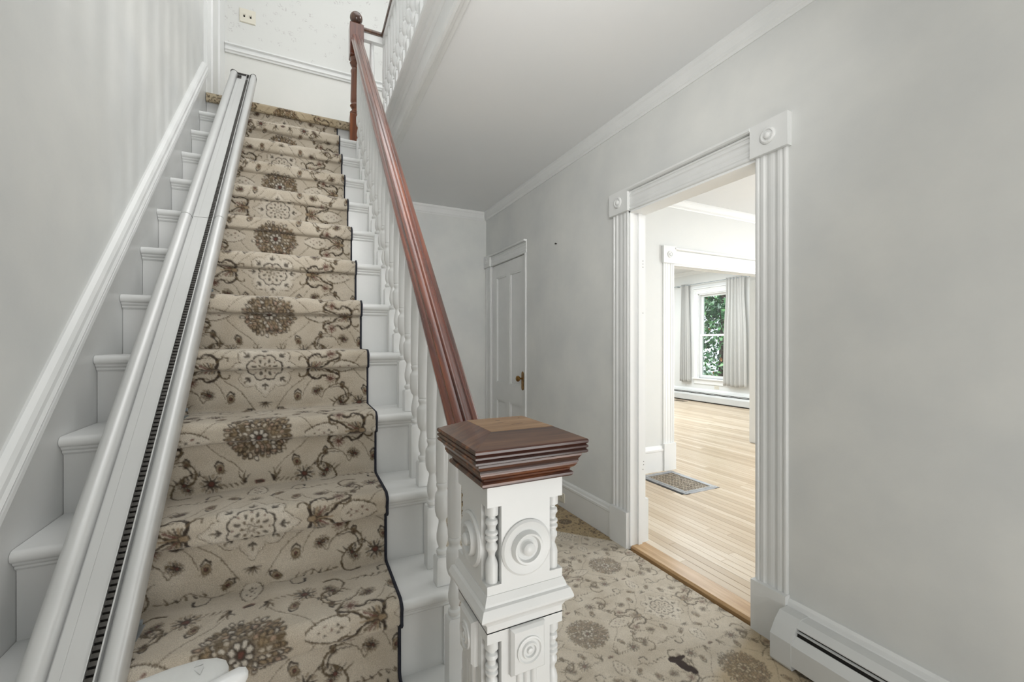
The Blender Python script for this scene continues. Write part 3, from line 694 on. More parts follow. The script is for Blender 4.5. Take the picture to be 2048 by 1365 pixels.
run = thing('stair_runner', (RXC, NY(1), 0), 'long beige stair runner with floral medallions covering the middle of the treads', 'carpet')
for (a, b, rr) in ((0, smid, .0042), (smid, tot, .0027)):
    P_, c_ = runner_piece(a, b, rr)
    if a == 0: PA, CA = P_, c_
    else: PB, CB = P_, c_
    gridmesh('runner_pile', P_, c_, 'carpet', run)
# binding cord on the right edge
def tube(name, pts, r, m, parent, n=6):
    g = G(); vs = []; pts = [Vector(p) for p in pts]
    for i, p in enumerate(pts):
        t = (pts[min(i+1, len(pts)-1)]-pts[max(i-1, 0)]).normalized(); U = Vector((1, 0, 0)); V = t.cross(U).normalized()
        if abs(t.x) > .9: U = Vector((0, 0, 1)); V = t.cross(U).normalized()
        for j in range(n): a = 2*PI*j/n; vs.append(p+(U*math.cos(a)+V*math.sin(a))*r)
    fs = [(i*n+j, i*n+(j+1) % n, (i+1)*n+(j+1) % n, (i+1)*n+j) for i in range(len(pts)-1) for j in range(n)]
    g.add(vs, fs+[tuple(range(n))[::-1], tuple((len(pts)-1)*n+j for j in range(n))]); o = g.mk(name, m, None, True); par(o, parent); return o
for xx in (RX1+.002, RX0-.002):
    o = tube('edge_binding', [(xx, p[0]+.003*math.sin(i), p[1]-.002) for i, p in enumerate(path)], .0042, 'binding', run)
    o['label'] = 'dark navy edge binding'
# landing carpet with its own nosing
y0 = NY(14)-T; P = [(YU-.002, FL2+T)]
for i in range(9): a = PI/2+PI/2*i/8; P.append((y0+.026+.026*math.cos(a), FL2+T-.026+.026*math.sin(a)))
P += [(y0, FL2-.05), (y0+.012, FL2-.056), (y0+.03, FL2-.05)]
P = np.array(P); sg = np.concatenate([[0], np.cumsum(np.hypot(*np.diff(P, axis=0).T))])
s = np.linspace(0, sg[-1], int(sg[-1]/.006)); u = np.linspace(XL+.02, .335, 200); UU, SS = np.meshgrid(u, s)
PT = np.zeros(UU.shape+(3,)); PT[..., 0] = UU; PT[..., 1] = np.interp(s, sg, P[:, 0])[:, None]; PT[..., 2] = np.interp(s, sg, P[:, 1])[:, None]
tag(gridmesh('landing_carpet', PT, samp(UU*1.1-RXC, SS+.1)*np.array([.80, .74, .62]), 'carpet'), 'darker tan floral carpet wrapped over the top landing edge', 'carpet')
# hall carpet
res = .0045
u = np.arange(.378, XW-.018, res); v = np.concatenate([np.arange(-3.35, .3, .03), np.arange(.3, 3.2, res), np.arange(3.2, 4.56, .012)])
UU, VV = np.meshgrid(u, v)
col = samp(UU-1.606, VV-2.039)
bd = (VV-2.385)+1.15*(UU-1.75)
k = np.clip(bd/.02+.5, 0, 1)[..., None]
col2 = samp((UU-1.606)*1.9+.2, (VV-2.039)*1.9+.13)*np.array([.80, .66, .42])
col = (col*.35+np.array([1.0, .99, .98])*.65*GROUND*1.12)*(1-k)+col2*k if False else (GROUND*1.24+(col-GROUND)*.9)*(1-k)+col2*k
sx, sy = UU-1.395, VV-1.274
f1 = np.minimum(np.minimum(np.hypot((sx+.012)/.022, (sy-.035)/.018), np.hypot((sx)/.02, (sy+.002)/.042)), np.minimum(np.hypot((sx-.016)/.016, (sy+.04)/.026), np.hypot((sx-.02)/.03, (sy-.03)/.010)))
ks = np.clip((1.0-f1)/.12+.5, 0, 1)[..., None]; col = col*(1-ks)+L3(66, 50, 44)*ks
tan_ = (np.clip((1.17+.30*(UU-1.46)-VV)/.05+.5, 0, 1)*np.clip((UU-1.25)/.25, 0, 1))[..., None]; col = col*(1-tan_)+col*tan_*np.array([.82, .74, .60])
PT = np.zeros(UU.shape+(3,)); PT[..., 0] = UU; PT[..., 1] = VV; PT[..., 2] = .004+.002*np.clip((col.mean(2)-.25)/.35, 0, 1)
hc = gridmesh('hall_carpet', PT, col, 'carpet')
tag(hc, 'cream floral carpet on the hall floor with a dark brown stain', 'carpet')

# ------------------------------------------------------------ balustrade of the stairs
RAILX = .356
RSL = 1.041
def rz(y): return 1.140+RSL*(y-.968)       # top of handrail
bal = thing('stair_balustrade', (RAILX, NY(2), 0), 'white turned balusters under a red brown mahogany handrail on the open side of the stairs', 'balustrade')
rs_ = Vector((0, 1, RSL)).normalized(); rn = Vector((0, -RSL, 1)).normalized()
HP = [(0, .000), (-.024, .000), (-.026, .008), (-.036, .010), (-.0415, .016), (-.0420, .022), (-.038, .028), (-.031, .031), (-.029, .036), (-.031, .042), (-.030, .047), (-.024, .052), (-.014, .0535), (-.011, .051), (-.008, .056), (0, .058)]
HPf = HP+[(-a, b) for a, b in HP[::-1][1:-1]]
O = Vector((RAILX, 0, rz(0)))-rn*.058
g = G().ex(HPf, O, (1, 0, 0), rn, rs_, .842/rs_.y, 3.352/rs_.y); hr = g.mk('handrail', 'mahogany_rail', None, True); par(hr, bal)
hr['label'] = 'glossy red brown mahogany handrail'
def baluster_g(c, z0, z1, blk, s=1.0):
    """square foot, turned vase, ring, tapering shaft"""
    x, y = c; h = .0205*s; g = G()
    g.sqstack([(z0, h), (z0+blk-.006, h), (z0+blk, h*.82)], c)
    b = z0+blk
    prof = [(-.002, .0165), (.004, .013), (.007, .0165), (.012, .0175), (.017, .0165), (.020, .0115), (.026, .0105), (.032, .0135), (.045, .0165), (.060, .0165), (.078, .0135), (.094, .0102), (.100, .0102),
            (.103, .0115), (.110, .0165), (.125, .0205), (.140, .0212), (.168, .0212), (.176, .0195), (.182, .0150), (.188, .0138), (.192, .0150), (.197, .0172), (.204, .0172), (.207, .0152)]
    P = [(b+t, r*s) for t, r in prof]; zs = b+.209
    P += [(zs, .0170*s), (zs+.02, .0178*s), (zs+(z1-zs)*.35, .0180*s), (zs+(z1-zs)*.75, .0150*s), (z1-.012, .0135*s), (z1, .0135*s)]
    g.lathe(P, (x, y, 0), (0, 0, 1), 14); return g
for k in range(2, 14):
    for j, off in enumerate((.052, .156)):
        y = NY(k)+off
        if k == 2 and j == 0: continue
        if k == 13 and j == 1: continue
        if y > 3.27: continue
        under = rz(y)-.058*math.sqrt(1+RSL**2)
        o = baluster_g((RAILX-.002, y), NZ(k)+.0005, under+.022, .078 if j == 0 else .182).mk('baluster', 'trim', None, True)
        par(o, bal)

# ------------------------------------------------------------ lower newel post
NX, NYY = .360, .757
nw = thing('newel_post', (NX, NYY, 0), 'stout white square newel post with bullseye rosettes and mahogany cap, foot of the stairs', 'newel post')
HB = .076; nc = .027
def notched(z0, z1, h, c):
    """square column with its four corners cut out between z0 and z1"""
    P = [(-h+c, -h), (h-c, -h), (h-c, -h+c), (h, -h+c), (h, h-c), (h-c, h-c), (h-c, h), (-h+c, h), (-h+c, h-c), (-h, h-c), (-h, -h+c), (-h+c, -h+c)]
    return G().ex(P, (NX, NYY, 0), (1, 0, 0), (0, 1, 0), (0, 0, 1), z0, z1)
g = G().sqstack([(1.036, HB), (1.078, HB)], (NX, NYY)); n1 = notched(.900, 1.036, HB, nc); g.add(n1.v, n1.f)
g.sqstack([(.872, HB), (.900, HB)], (NX, NYY)).sqstack([(.818, HB), (.874, HB)], (NX, NYY)); n2 = notched(.42, .800, HB, nc); g.add(n2.v, n2.f)
g.sqstack([(.80, HB), (.82, HB)], (NX, NYY)).sqstack([(0, HB+.012), (.22, HB+.012), (.235, HB), (.42, HB)], (NX, NYY))
par(g.mk('post_body', 'trim'), nw)
g = G().sqstack([(.884, HB-.002), (.884, HB+.001), (.872, HB+.006), (.868, HB+.006), (.866, HB+.011), (.854, HB+.016), (.850, HB+.016), (.846, HB+.013), (.838, HB+.004), (.832, HB+.001), (.832, HB-.002)], (NX, NYY))
par(g.mk('band_moulding', 'trim'), nw)
for sx in (-1, 1):
    for sy in (-1, 1):
        c = (NX+sx*(HB-.0145), NYY+sy*(HB-.0145))
        for (za, zb) in ((.900, 1.036), (.47, .800)):
            L = zb-za if zb > .9 else .136
            z = zb-L
            pr = [(0, .012), (.03, .0125), (.036, .011), (.046, .0065), (.052, .0075), (.058, .0115), (.064, .0118), (.069, .0085), (.072, .0085), (.075, .0125), (.079, .0125), (.082, .009), (.085, .0125), (.089, .0125), (.092, .0085),
                  (.098, .0085), (.104, .0125), (.110, .0115), (.113, .0075), (.116, .0075), (.119, .0130), (.136, .0135)]
            pr = [(t, r*.92) for t, r in pr]
            o = G().lathe([(z+t, r) for t, r in pr], (c[0], c[1], 0), (0, 0, 1), 14)
            if zb < .9: o.lathe([(.42, .0125), (z-.10, .0125), (z-.09, .009), (z-.08, .0125), (z-.004, .0125), (z, .010)], (c[0], c[1], 0), (0, 0, 1), 14)
            par(o.mk('corner_spindle', 'trim', None, True), nw)
R1 = [(0, .050), (.003, .050), (.006, .046), (.0045, .040), (.003, .031), (.008, .030), (.0125, .027), (.012, .0235), (.006, .021), (.0045, .015), (.006, .0125), (.014, .0115), (.017, .008), (.018, .001)]
R2 = [(0, .025), (.003, .0245), (.0035, .022), (.001, .020), (.001, .016), (.0045, .014), (.0045, .0115), (.001, .010), (.001, .0065), (.005, .005), (.006, .001)]
for nx, ny in ((0, -1), (-1, 0), (1, 0), (0, 1)):
    Nn = Vector((nx, ny, 0)); Tn = Vector((-ny, nx, 0)); F = Vector((NX, NYY, 0))+Nn*(HB-.0005)
    par(G().lathe(R1, F+Vector((0, 0, .955)), Nn, 36).mk('bullseye_rosette', 'trim', None, True), nw)
    if (nx, ny) == (0, 1): continue
    b = G(); O = F+Vector((0, 0, .7775)); a, h = .034, .041
    vs = [O+Tn*sx*(a-e)+Vector((0, 0, sz*(h-e)))+Nn*d for (e, d) in ((0, 0), (0, .008), (.005, .013)) for sx, sz in ((-1, -1), (1, -1), (1, 1), (-1, 1))]
    fs = [(j*4+i, j*4+(i+1) % 4, j*4+4+(i+1) % 4, j*4+4+i) for j in (0, 1) for i in range(4)]+[(8, 9, 10, 11)]
    b.add(vs, fs); pq = b.mk('square_plaque', 'trim'); par(pq, nw)
    par(G().lathe(R2, O+Nn*.0128, Nn, 28).mk('small_rosette', 'trim', None, True), pq)
    for q in (-1, 0, 1):
        par(G().ex([(math.cos(t)*.0062, math.sin(t)*.006) for t in [PI*i/8 for i in range(9)]], F+Tn*q*.0145, Tn, Nn, (0, 0, 1), .30, .737).mk('reed', 'trim', None, True), nw)
cp = thing('x', (0, 0, 0), 'x', 'x'); bpy.data.objects.remove(cp)
CPz = [(1.075, .080), (1.075, .0885), (1.078, .0910), (1.082, .0910), (1.0845, .0885), (1.0855, .0860), (1.089, .0870), (1.093, .0925), (1.098, .0960), (1.1005, .0960), (1.1012, .0975), (1.1045, .0980), (1.107, .0975), (1.109, .0985),
       (1.1145, .1020), (1.1185, .1025), (1.1195, .1035), (1.1200, .1085), (1.1220, .1105), (1.1250, .1105), (1.1268, .1085), (1.1278, .1070), (1.1288, .1085), (1.1305, .1108), (1.1335, .1108), (1.1352, .1088), (1.1360, .1075),
       (1.1370, .1092), (1.1390, .1110), (1.1430, .1112), (1.1455, .1095)]
g = G().sqstack(CPz, (NX, NYY)); cap = g.mk('cap_moulding', 'mahogany_dark'); par(cap, nw); cap['label'] = 'dark stepped mahogany cap'
capo = cap
g = G().sqstack([(1.1440, .1095), (1.1455, .1095), (1.1645, .0630)], (NX, NYY)); o = g.mk('cap_bevel', 'mahogany_cap'); par(o, cap)
g = G().sqstack([(1.1640, .0632), (1.1650, .0628)], (NX, NYY)); o = g.mk('cap_top', 'mahogany_worn'); par(o, cap); o['label'] = 'worn tan top panel'
for (x, y, a, L) in ((.345, .765, .25, .034), (.352, .790, -.5, .010), (.372, .742, .15, .026), (.405, .80, .4, .005)):
    c, s_2 = math.cos(a), math.sin(a)
    par(G().ex([(-L/2, 0), (0, .0014), (L/2, .0002), (0, -.0012)], (x, y, 1.1649), (c, s_2, 0), (-s_2, c, 0), (0, 0, 1), 0, .0003).mk('gouge', 'mahogany_dark'), cap)


# ------------------------------------------------------------ upper newel
UX, UY = .355, 3.402
un = thing('upper_newel_post', (UX, UY, NZ(13)), 'slim turned mahogany newel post with a dark ball finial at the top of the stairs', 'newel post')
par(G().sqstack([(NZ(13), .048), (3.02, .048), (3.03, .040)], (UX, UY)).mk('foot_block', 'mahogany_post'), un)
P = [(3.028, .036), (3.035, .044), (3.05, .046), (3.06, .036), (3.075, .030), (3.09, .040), (3.10, .045), (3.11, .038), (3.12, .036), (3.13, .041), (3.15, .041), (3.34, .036), (3.36, .040), (3.375, .034), (3.385, .028), (3.40, .038), (3.42, .046), (3.43, .038), (3.45, .044), (3.462, .044)]
par(G().lathe(P, (UX, UY, 0), (0, 0, 1), 20).mk('turned_shaft', 'mahogany_post', None, True), un)
par(G().sqstack([(3.46, .045), (3.468, .049), (3.695, .049), (3.703, .042)], (UX, UY)).mk('head_block', 'mahogany'), un)
P = [(3.70, .028), (3.708, .028), (3.712, .020), (3.722, .018)]+[(3.764+.045*math.sin(a), .045*math.cos(a)+.0005) for a in [-1.15+i*(2.70/14) for i in range(15)]]
o = G().lathe(P, (UX, UY, 0), (0, 0, 1), 24).mk('ball_finial', 'mahogany_ball', None, True); par(o, un)

# ------------------------------------------------------------ gallery balustrade
GX = .562
gb = thing('gallery_balustrade', (GX, 2.4, FL2), 'white gallery balusters with a dark thin handrail upstairs over the hall ceiling edge', 'balustrade')
RP = [(-.024, -.006), (-.030, .004), (-.028, .022), (-.016, .034), (.016, .034), (.028, .022), (.030, .004), (.024, -.006)]
par(G().ex(RP, (GX, 0, 3.672), (1, 0, 0), (0, 0, 1), (0, 1, 0), -.3, UY+.024).mk('handrail', 'mahogany_ball', None, True), gb)
par(G().ex(RP, (0, UY, 3.672), (0, 1, 0), (0, 0, 1), (1, 0, 0), UX+.05, GX-.02).mk('end_handrail', 'mahogany_ball', None, True), gb)
par(G().box(GX-.02, GX+.02, -.3, UY+.02, 3.615, 3.673).mk('sub_rail', 'trim'), gb)
par(G().box(UX+.05, GX-.02, UY-.02, UY+.02, 3.615, 3.673).mk('end_sub_rail', 'trim'), gb)
for i in range(-1, 24):
    if i == -1: c = (.470, UY+.02)
    else: c = (GX, 3.392-.107*i)
    if c[1] < .95: break
    z0 = FL2-.001
    par(baluster_g(c, z0, 3.62, .11, 1.05).mk('baluster', 'trim', None, True), gb)

# ------------------------------------------------------------ stair lift rail
lr = thing('stair_lift_rail', (-.4, .6, .1), 'long silver white stair lift rail with dark toothed rack on the stairs', 'stair lift rail')
dY = Vector((0, 1, 1.005)).normalized(); dN = Vector((0, -1.005, 1)).normalized()
RO = Vector((-.4716, 0, .8585-1.3404*1.005+.120))
def arc(cx, cn, r, a0, a1, n=8): return [(cx+r*math.cos(math.radians(a0+(a1-a0)*i/n)), cn+r*math.sin(math.radians(a0+(a1-a0)*i/n))) for i in range(n+1)]
prof = [(.012, -.072), (.002, -.060), (0, -.030)]+arc(.021, -.021, .021, 180, 20, 10)+[(.0425, -.024), (.046, -.0255), (.047, -.016), (.064, -.016), (.0645, -.0168), (.065, -.016), (.098, -.016), (.0985, -.012), (.1005, -.012), (.1005, -.030), (.1158, -.030), (.1158, -.010), (.1185, -.010),
        (.1185, -.028), (.124, -.028), (.124, -.012)]+arc(.1405, -.0165, .0165, 150, 0, 8)+[(.157, -.030), (.156, -.060), (.146, -.072)]
YS, YE = 2.235, 3.64
y2l = lambda y: y/dY.y
for a, b in ((.47, YS-.0012), (YS+.0012, YE)):
    par(G().ex(prof, RO, (1, 0, 0), dN, dY, y2l(a), y2l(b)).mk('rail_section', 'alu', None, True), lr)
par(G().ex([(p[0]*.985+.001, p[1]-.001) for p in prof], RO, (1, 0, 0), dN, dY, y2l(YS-.002), y2l(YS+.002)).mk('joint_gap', 'rack', None, True), lr)
# rack base and 280 teeth
par(G().ex([(.1009, -.0295), (.1009, -.020), (.1155, -.020), (.1155, -.0295)], RO, (1, 0, 0), dN, dY, y2l(.48), y2l(YE-.06)).mk('rack_bed', 'dark'), lr)
me0 = None; pitch = (y2l(YE-.08)-y2l(.80))/290
for i in range(290):
    if me0 is None:
        t = G().ex([(.1012, 0), (.1012, .0072), (.1018, .008), (.1146, .008), (.1152, .0072), (.1152, 0)], RO+dN*-.0205, (1, 0, 0), dN, dY, y2l(.80), y2l(.80)+pitch*.62).mk('rack_tooth', 'rack')
        me0 = t.data; par(t, lr)
    else:
        t = bpy.data.objects.new('rack_tooth', me0); C.objects.link(t); t.parent = lr
        t.matrix_parent_inverse = Matrix.Translation(-Vector(lr.location)); t.location = dY*pitch*i
# end cap, black slot and latch hardware at the top end
par(G().ex([(0.004, -.07), (-.003, -.03), (0, -.006), (.012, .003), (.030, .0), (.044, -.012), (.120, -.012), (.128, -.002), (.142, .003), (.156, -.004), (.160, -.03), (.154, -.07)], RO, (1, 0, 0), dN, dY, y2l(YE), y2l(YE)+.006).mk('end_cap', 'rack'), lr)
par(G().ex([(.046, 0), (.124, 0), (.124, .0012), (.046, .0012)], RO+dN*-.0157, (1, 0, 0), dN, dY, y2l(YE)-.028, y2l(YE)).mk('end_slot', 'dark'), lr)
g = G().ex([(.046, 0), (.072, 0), (.072, .004), (.046, .004)], RO+dN*-.0157, (1, 0, 0), dN, dY, y2l(YE)-.105, y2l(YE)-.05)
par(g.mk('latch_plate', 'rack'), lr)
g = G().ex([(.052, 0), (.060, 0), (.060, .009), (.052, .009)], RO+dN*-.0157, (1, 0, 0), dN, dY, y2l(YE)-.10, y2l(YE)-.06).ex([(.064, 0), (.069, 0), (.069, .008), (.064, .008)], RO+dN*-.0157, (1, 0, 0), dN, dY, y2l(YE)-.085, y2l(YE)-.055)
par(g.mk('latch_tabs', 'dark'), lr)
# feet
for k in (3, 5, 7, 9, 12):
    yc = NY(k)+.125; zt = RO.z+yc*1.005-.11
    g = G().box(-.352, -.346, yc-.022, yc+.022, NZ(k)+.013, zt+.03).box(-.40, -.335, yc-.03, yc+.03, NZ(k)+.012, NZ(k)+.018)
    f = g.mk('rail_foot', 'steel'); par(f, lr)
    for zz in (.040, .078): par(G().lathe([(0, .009), (.007, .009), (.009, .006), (.014, .006)], (-.346, yc, NZ(k)+zz), (1, 0, 0), 8).mk('bolt', 'steel'), f)

# ------------------------------------------------------------ stair lift armrest
la = thing('stair_lift', (-.3, .80, .78), 'rounded pale grey stair lift seat arm with toggle lever at the foot of the rail', 'stair lift')
def loft(name, secs, m, parent, n=20):
    """secs: (center, U, V, a, b) super-elliptic sections"""
    vs = []; fs = []
    for c, U, V, a, b in secs:
        c, U, V = Vector(c), Vector(U), Vector(V)
        for i in range(n):
            t = 2*PI*i/n; cx, sy = math.cos(t), math.sin(t); e = .7
            vs.append(c+U*a*math.copysign(abs(cx)**e, cx)+V*b*math.copysign(abs(sy)**e, sy))
    for j in range(len(secs)-1):
        for i in range(n): k = (i+1) % n; fs.append((j*n+i, j*n+k, (j+1)*n+k, (j+1)*n+i))
    fs += [tuple(range(n))[::-1], tuple((len(secs)-1)*n+i for i in range(n))]
    o = mk(name, vs, fs, m, None, True); par(o, parent); return o
ZA = .785
secs = []
for x, yc, hw, hh in ((-.46, .745, .040, .018), (-.38, .765, .042, .020), (-.30, .788, .043, .021), (-.24, .806, .044, .021), (-.19, .820, .044, .020), (-.155, .826, .041, .019), (-.130, .827, .034, .017), (-.116, .826, .024, .014), (-.110, .825, .010, .008)):
    secs.append(((x, yc, ZA), (0, 1, 0), (0, 0, 1), hw, hh))
loft('arm_pad', secs, 'lift', la)
secs = []
for x, y, hw, hh in ((-.205, .772, .004, .005), (-.190, .774, .009, .009), (-.160, .780, .010, .011), (-.130, .788, .011, .012), (-.108, .796, .014, .013), (-.094, .801, .015, .013), (-.084, .803, .011, .010), (-.080, .804, .003, .004)):
    secs.append(((x, y, ZA+.004), (0, 1, 0), (0, 0, 1), hw, hh))
loft('toggle_lever', secs, 'liftgloss', la)
g = G()
for s0 in (1, -1):
    g.ex([(-.0062, .004), (.0062, .004), (0, .020)], (-.150, .832, ZA+.0188), (.97, .24*s0*0+.24, 0), (-.24*s0, .97*s0, 0), (0, 0, 1), 0, .0007)
par(g.mk('direction_arrow', 'heater'), la)
loft('arm_post', [((-.44, .745, .50), (1, 0, 0), (0, 1, 0), .016, .016), ((-.44, .745, .62), (1, 0, 0), (0, 1, 0), .016, .016), ((-.44, .745, .77), (1, 0, 0), (0, 1, 0), .018, .018)], 'lift', la)

# ------------------------------------------------------------ baseboard heaters
def heater(name, xw, y0, y1, z0, hgt, label, cap_at=None):
    """hydronic baseboard heater on a wall facing -X"""
    s = hgt/.19; r = thing(name, (xw, (y0+y1)/2, z0), label, 'heater')
    X = lambda d: xw-d
    back = [(0, .02*s), (0, .19*s), (.050, .190*s), (.078, .168*s), (.0775, .164*s), (.048, .184*s), (.004, .184*s), (.004, .02*s)]
    par(G().ex(back, (xw, 0, z0), (-1, 0, 0), (0, 0, 1), (0, 1, 0), y0, y1).mk('back_cover', 'heater'), r)
    fr = [(.080, .135*s), (.086, .138*s), (.115, .108*s), (.115, .022*s), (.112, .022*s), (.112, .106*s), (.084, .132*s)]
    par(G().ex(fr, (xw, 0, z0), (-1, 0, 0), (0, 0, 1), (0, 1, 0), y0, y1).mk('front_panel', 'heater'), r)
    par(G().ex([(.008, .03*s), (.008, .160*s), (.070, .150*s), (.078, .125*s), (.078, .03*s)], (xw, 0, z0), (-1, 0, 0), (0, 0, 1), (0, 1, 0), y0, y1).mk('fin_element', 'dark'), r)
    par(G().ex([(.070, .152*s), (.080, .150*s), (.081, .153*s), (.071, .156*s)], (xw, 0, z0), (-1, 0, 0), (0, 0, 1), (0, 1, 0), y0, y1).mk('damper_blade', 'heater'), r)
    if cap_at:
        cpf = [(0, .0), (0, .193*s), (.052, .193*s), (.085, .160*s), (.1175, .112*s), (.1175, .012*s), (.11, 0)]
        par(G().ex(cpf, (xw, 0, z0), (-1, 0, 0), (0, 0, 1), (0, 1, 0), *cap_at).mk('end_cap', 'heater'), r)
    return r
heater('baseboard_heater', XW-.022, -1.3, 1.052, .008, .186, 'white enamelled baseboard heater along the near right hall wall', (1.050, 1.135))
heater('baseboard_heater', XE-.03, Y2+.5, 8.45, FZ, .25, 'long white baseboard heater under the far window')

# ------------------------------------------------------------ small fittings
sw = thing('light_switch', (-.42, YU, 4.045), 'ivory double light switch plate on the papered wall above the stairs', 'light switch')
par(G().ex([(-.058, -.058), (.058, -.058), (.058, .058), (-.058, .058)], (-.42, YU, 4.045), (1, 0, 0), (0, 0, 1), (0, -1, 0), 0, .004).ex([(-.054, -.054), (.054, -.054), (.054, .054), (-.054, .054)], (-.42, YU, 4.045), (1, 0, 0), (0, 0, 1), (0, -1, 0), .004, .008).mk('plate', 'plastic'), sw)
for q in (-.023, .023):
    t = G().box(-.42+q-.006, -.42+q+.006, YU-.0092, YU-.007, 4.045-.014, 4.045+.014).mk('toggle_slot', 'dark'); par(t, sw)
    t = G().box(-.42+q-.0045, -.42+q+.0045, YU-.019, YU-.008, 4.045-.001, 4.045+.012).mk('toggle', 'plastic'); par(t, sw)
def outlet(name, O, Nx, A, label, vert=False):
    r = thing(name, O, label, 'outlet'); O = Vector(O); Z = Vector((0, 0, 1)); A = Vector(A); Nv = Vector(Nx)
    a, b = (.058, .036) if not vert else (.036, .058)
    par(G().ex([(-a, -b), (a, -b), (a, b), (-a, b)], O, A, Z, Nv, 0, .006).mk('cover_plate', 'plastic'), r)
    for q in (-.02, .02):
        g = G().lathe([(0, .015), (.002, .015)], O+A*q+Nv*.006, Nv, 16); par(g.mk('receptacle', 'plastic'), r)
        g = G()
        for w_ in (-.005, .005): g.ex([(w_-.0012, -.004), (w_+.0012, -.004), (w_+.0012, .004), (w_-.0012, .004)], O+A*q+Nv*.0075, A, Z, Nv, 0, .001)
        par(g.mk('slots', 'dark'), r)
    return r
outlet('wall_outlet', (XW-.018, 2.94, .085), (-1, 0, 0), (0, 1, 0), 'white outlet set in the hall baseboard behind the newel post')
outlet('wall_outlet', (XE-.001, 6.40, .37), (-1, 0, 0), (0, 1, 0), 'small white outlet on the far wall between heater and window sill')
# floor register
fr = thing('floor_register', ((REG[0]+REG[1])/2, (REG[2]+REG[3])/2, FZ), 'grey iron floor register with an openwork bronze grille beside the white casing', 'floor register')
x0, x1, y0, y1 = REG; bw = .055
FP = [(0, -.008), (0, .004), (.010, .006), (.022, .004), (.028, .004), (.034, .007), (bw, .006), (bw, -.008)]
for nm, O, U, W, a, b in (('frame_left', (x0, 0, FZ), (1, 0, 0), (0, 1, 0), y0, y1), ('frame_right', (x1, 0, FZ), (-1, 0, 0), (0, 1, 0), y0, y1), ('frame_front', (0, y0, FZ), (0, 1, 0), (1, 0, 0), x0+.002, x1-.002), ('frame_back', (0, y1, FZ), (0, -1, 0), (1, 0, 0), x0+.002, x1-.002)):
    par(G().ex(FP, O, U, (0, 0, 1), W, a, b).mk(nm, 'register', None, False), fr)
par(G().box(x0+.05, x1-.05, y0+.05, y1-.05, FZ-.01, FZ-.006).mk('dark_well', 'dark'), fr)
g = G(); cx, cy = x0+bw, y0+bw; sx_, sy_ = (x1-x0-2*bw), (y1-y0-2*bw); nx_, ny_ = 8, 12
for i in range(nx_):
    for j in range(ny_):
        px, py = cx+(i+.5)*sx_/nx_, cy+(j+.5)*sy_/ny_; rr = min(sx_/nx_, sy_/ny_)/2
        for (ra, rb_) in ((.98, .62),):
            n = 10; vs = [(px+rr*r_*math.cos(2*PI*t/n), py+rr*r_*math.sin(2*PI*t/n), FZ-.001+(.004 if r_ == ra else .0055)) for r_ in (ra, rb_) for t in range(n)]
            g.add(vs, [(t, (t+1) % n, n+(t+1) % n, n+t) for t in range(n)])
        a = (i*7+j*3) % 4*PI/4
        g.ex([(-rr*.5, -.0035), (rr*.5, -.0035), (rr*.5, .0035), (-rr*.5, .0035)], (px, py, FZ), (math.cos(a), math.sin(a), 0), (-math.sin(a), math.cos(a), 0), (0, 0, 1), 0, .0045)
for i in range(nx_+1): g.box(cx+i*sx_/nx_-.0022, cx+i*sx_/nx_+.0022, y0+bw, y1-bw, FZ-.003, FZ+.0025)
par(g.mk('openwork_grille', 'regbronze'), fr)
fr2 = thing('floor_register', (7.72, 7.1, FZ), 'small dark floor register by the far heater', 'floor register')
g = G().box(7.64, 7.80, 6.95, 7.25, FZ, FZ+.003)
par(g.mk('flange', 'dark'), fr2)
g = G()
for i in range(9): g.box(7.66, 7.78, 6.97+i*.03, 6.978+i*.03, FZ+.003, FZ+.006)
par(g.mk('louvres', 'regbronze'), fr2)

# ------------------------------------------------------------ far window, curtains, garden
wn = thing('window_1', (XE, 6.4, .5), 'white double hung sash window of the far room', 'window', None, 'structure')
cwi = .11
par(G().ex(casprof(cwi, .02), (XE, WY1, 0), (0, 1, 0), (-1, 0, 0), (0, 0, 1), WZ0, WZ1+.02).mk('casing_left', 'trim2'), wn)
par(G().ex(casprof(cwi, .02), (XE, WY0, 0), (0, -1, 0), (-1, 0, 0), (0, 0, 1), WZ0, WZ1+.02).mk('casing_right', 'trim2'), wn)
par(G().ex(casprof(.12, .022), (XE, 0, WZ1), (0, 0, 1), (-1, 0, 0), (0, 1, 0), WY0-cwi-.01, WY1+cwi+.01).box(XE-.04, XE, WY0-cwi-.03, WY1+cwi+.03, WZ1+.12, WZ1+.14).mk('head_casing', 'trim2'), wn)
par(G().box(XE-.05, XE+.10, WY0-cwi-.03, WY1+cwi+.03, WZ0-.03, WZ0).box(XE-.018, XE, WY0-cwi, WY1+cwi, WZ0-.13, WZ0-.03).mk('window_sill', 'trim2'), wn)
par(G().box(XE, XE+.14, WY0, WY0+.02, WZ0, WZ1).box(XE, XE+.14, WY1-.02, WY1, WZ0, WZ1).box(XE, XE+.14, WY0, WY1, WZ1-.02, WZ1).mk('window_frame', 'trim2'), wn)
zm = 1.51
for nm, xo, z0, z1 in (('lower_sash', XE+.035, WZ0, zm+.022), ('upper_sash', XE+.075, zm-.022, WZ1-.02)):
    a, b = WY0+.02, WY1-.02; w_ = .05
    g = G().box(xo, xo+.035, a, a+w_, z0, z1).box(xo, xo+.035, b-w_, b, z0, z1).box(xo, xo+.035, a+w_, b-w_, z0, z0+(.065 if nm[0] == 'l' else .042)).box(xo, xo+.035, a+w_, b-w_, z1-.042, z1)
    s_o = g.mk(nm, 'trim2'); par(s_o, wn)
    p = G().box(xo+.015, xo+.019, a+w_-.004, b-w_+.004, z0+.02, z1-.02).mk('pane', 'glass'); par(p, s_o)
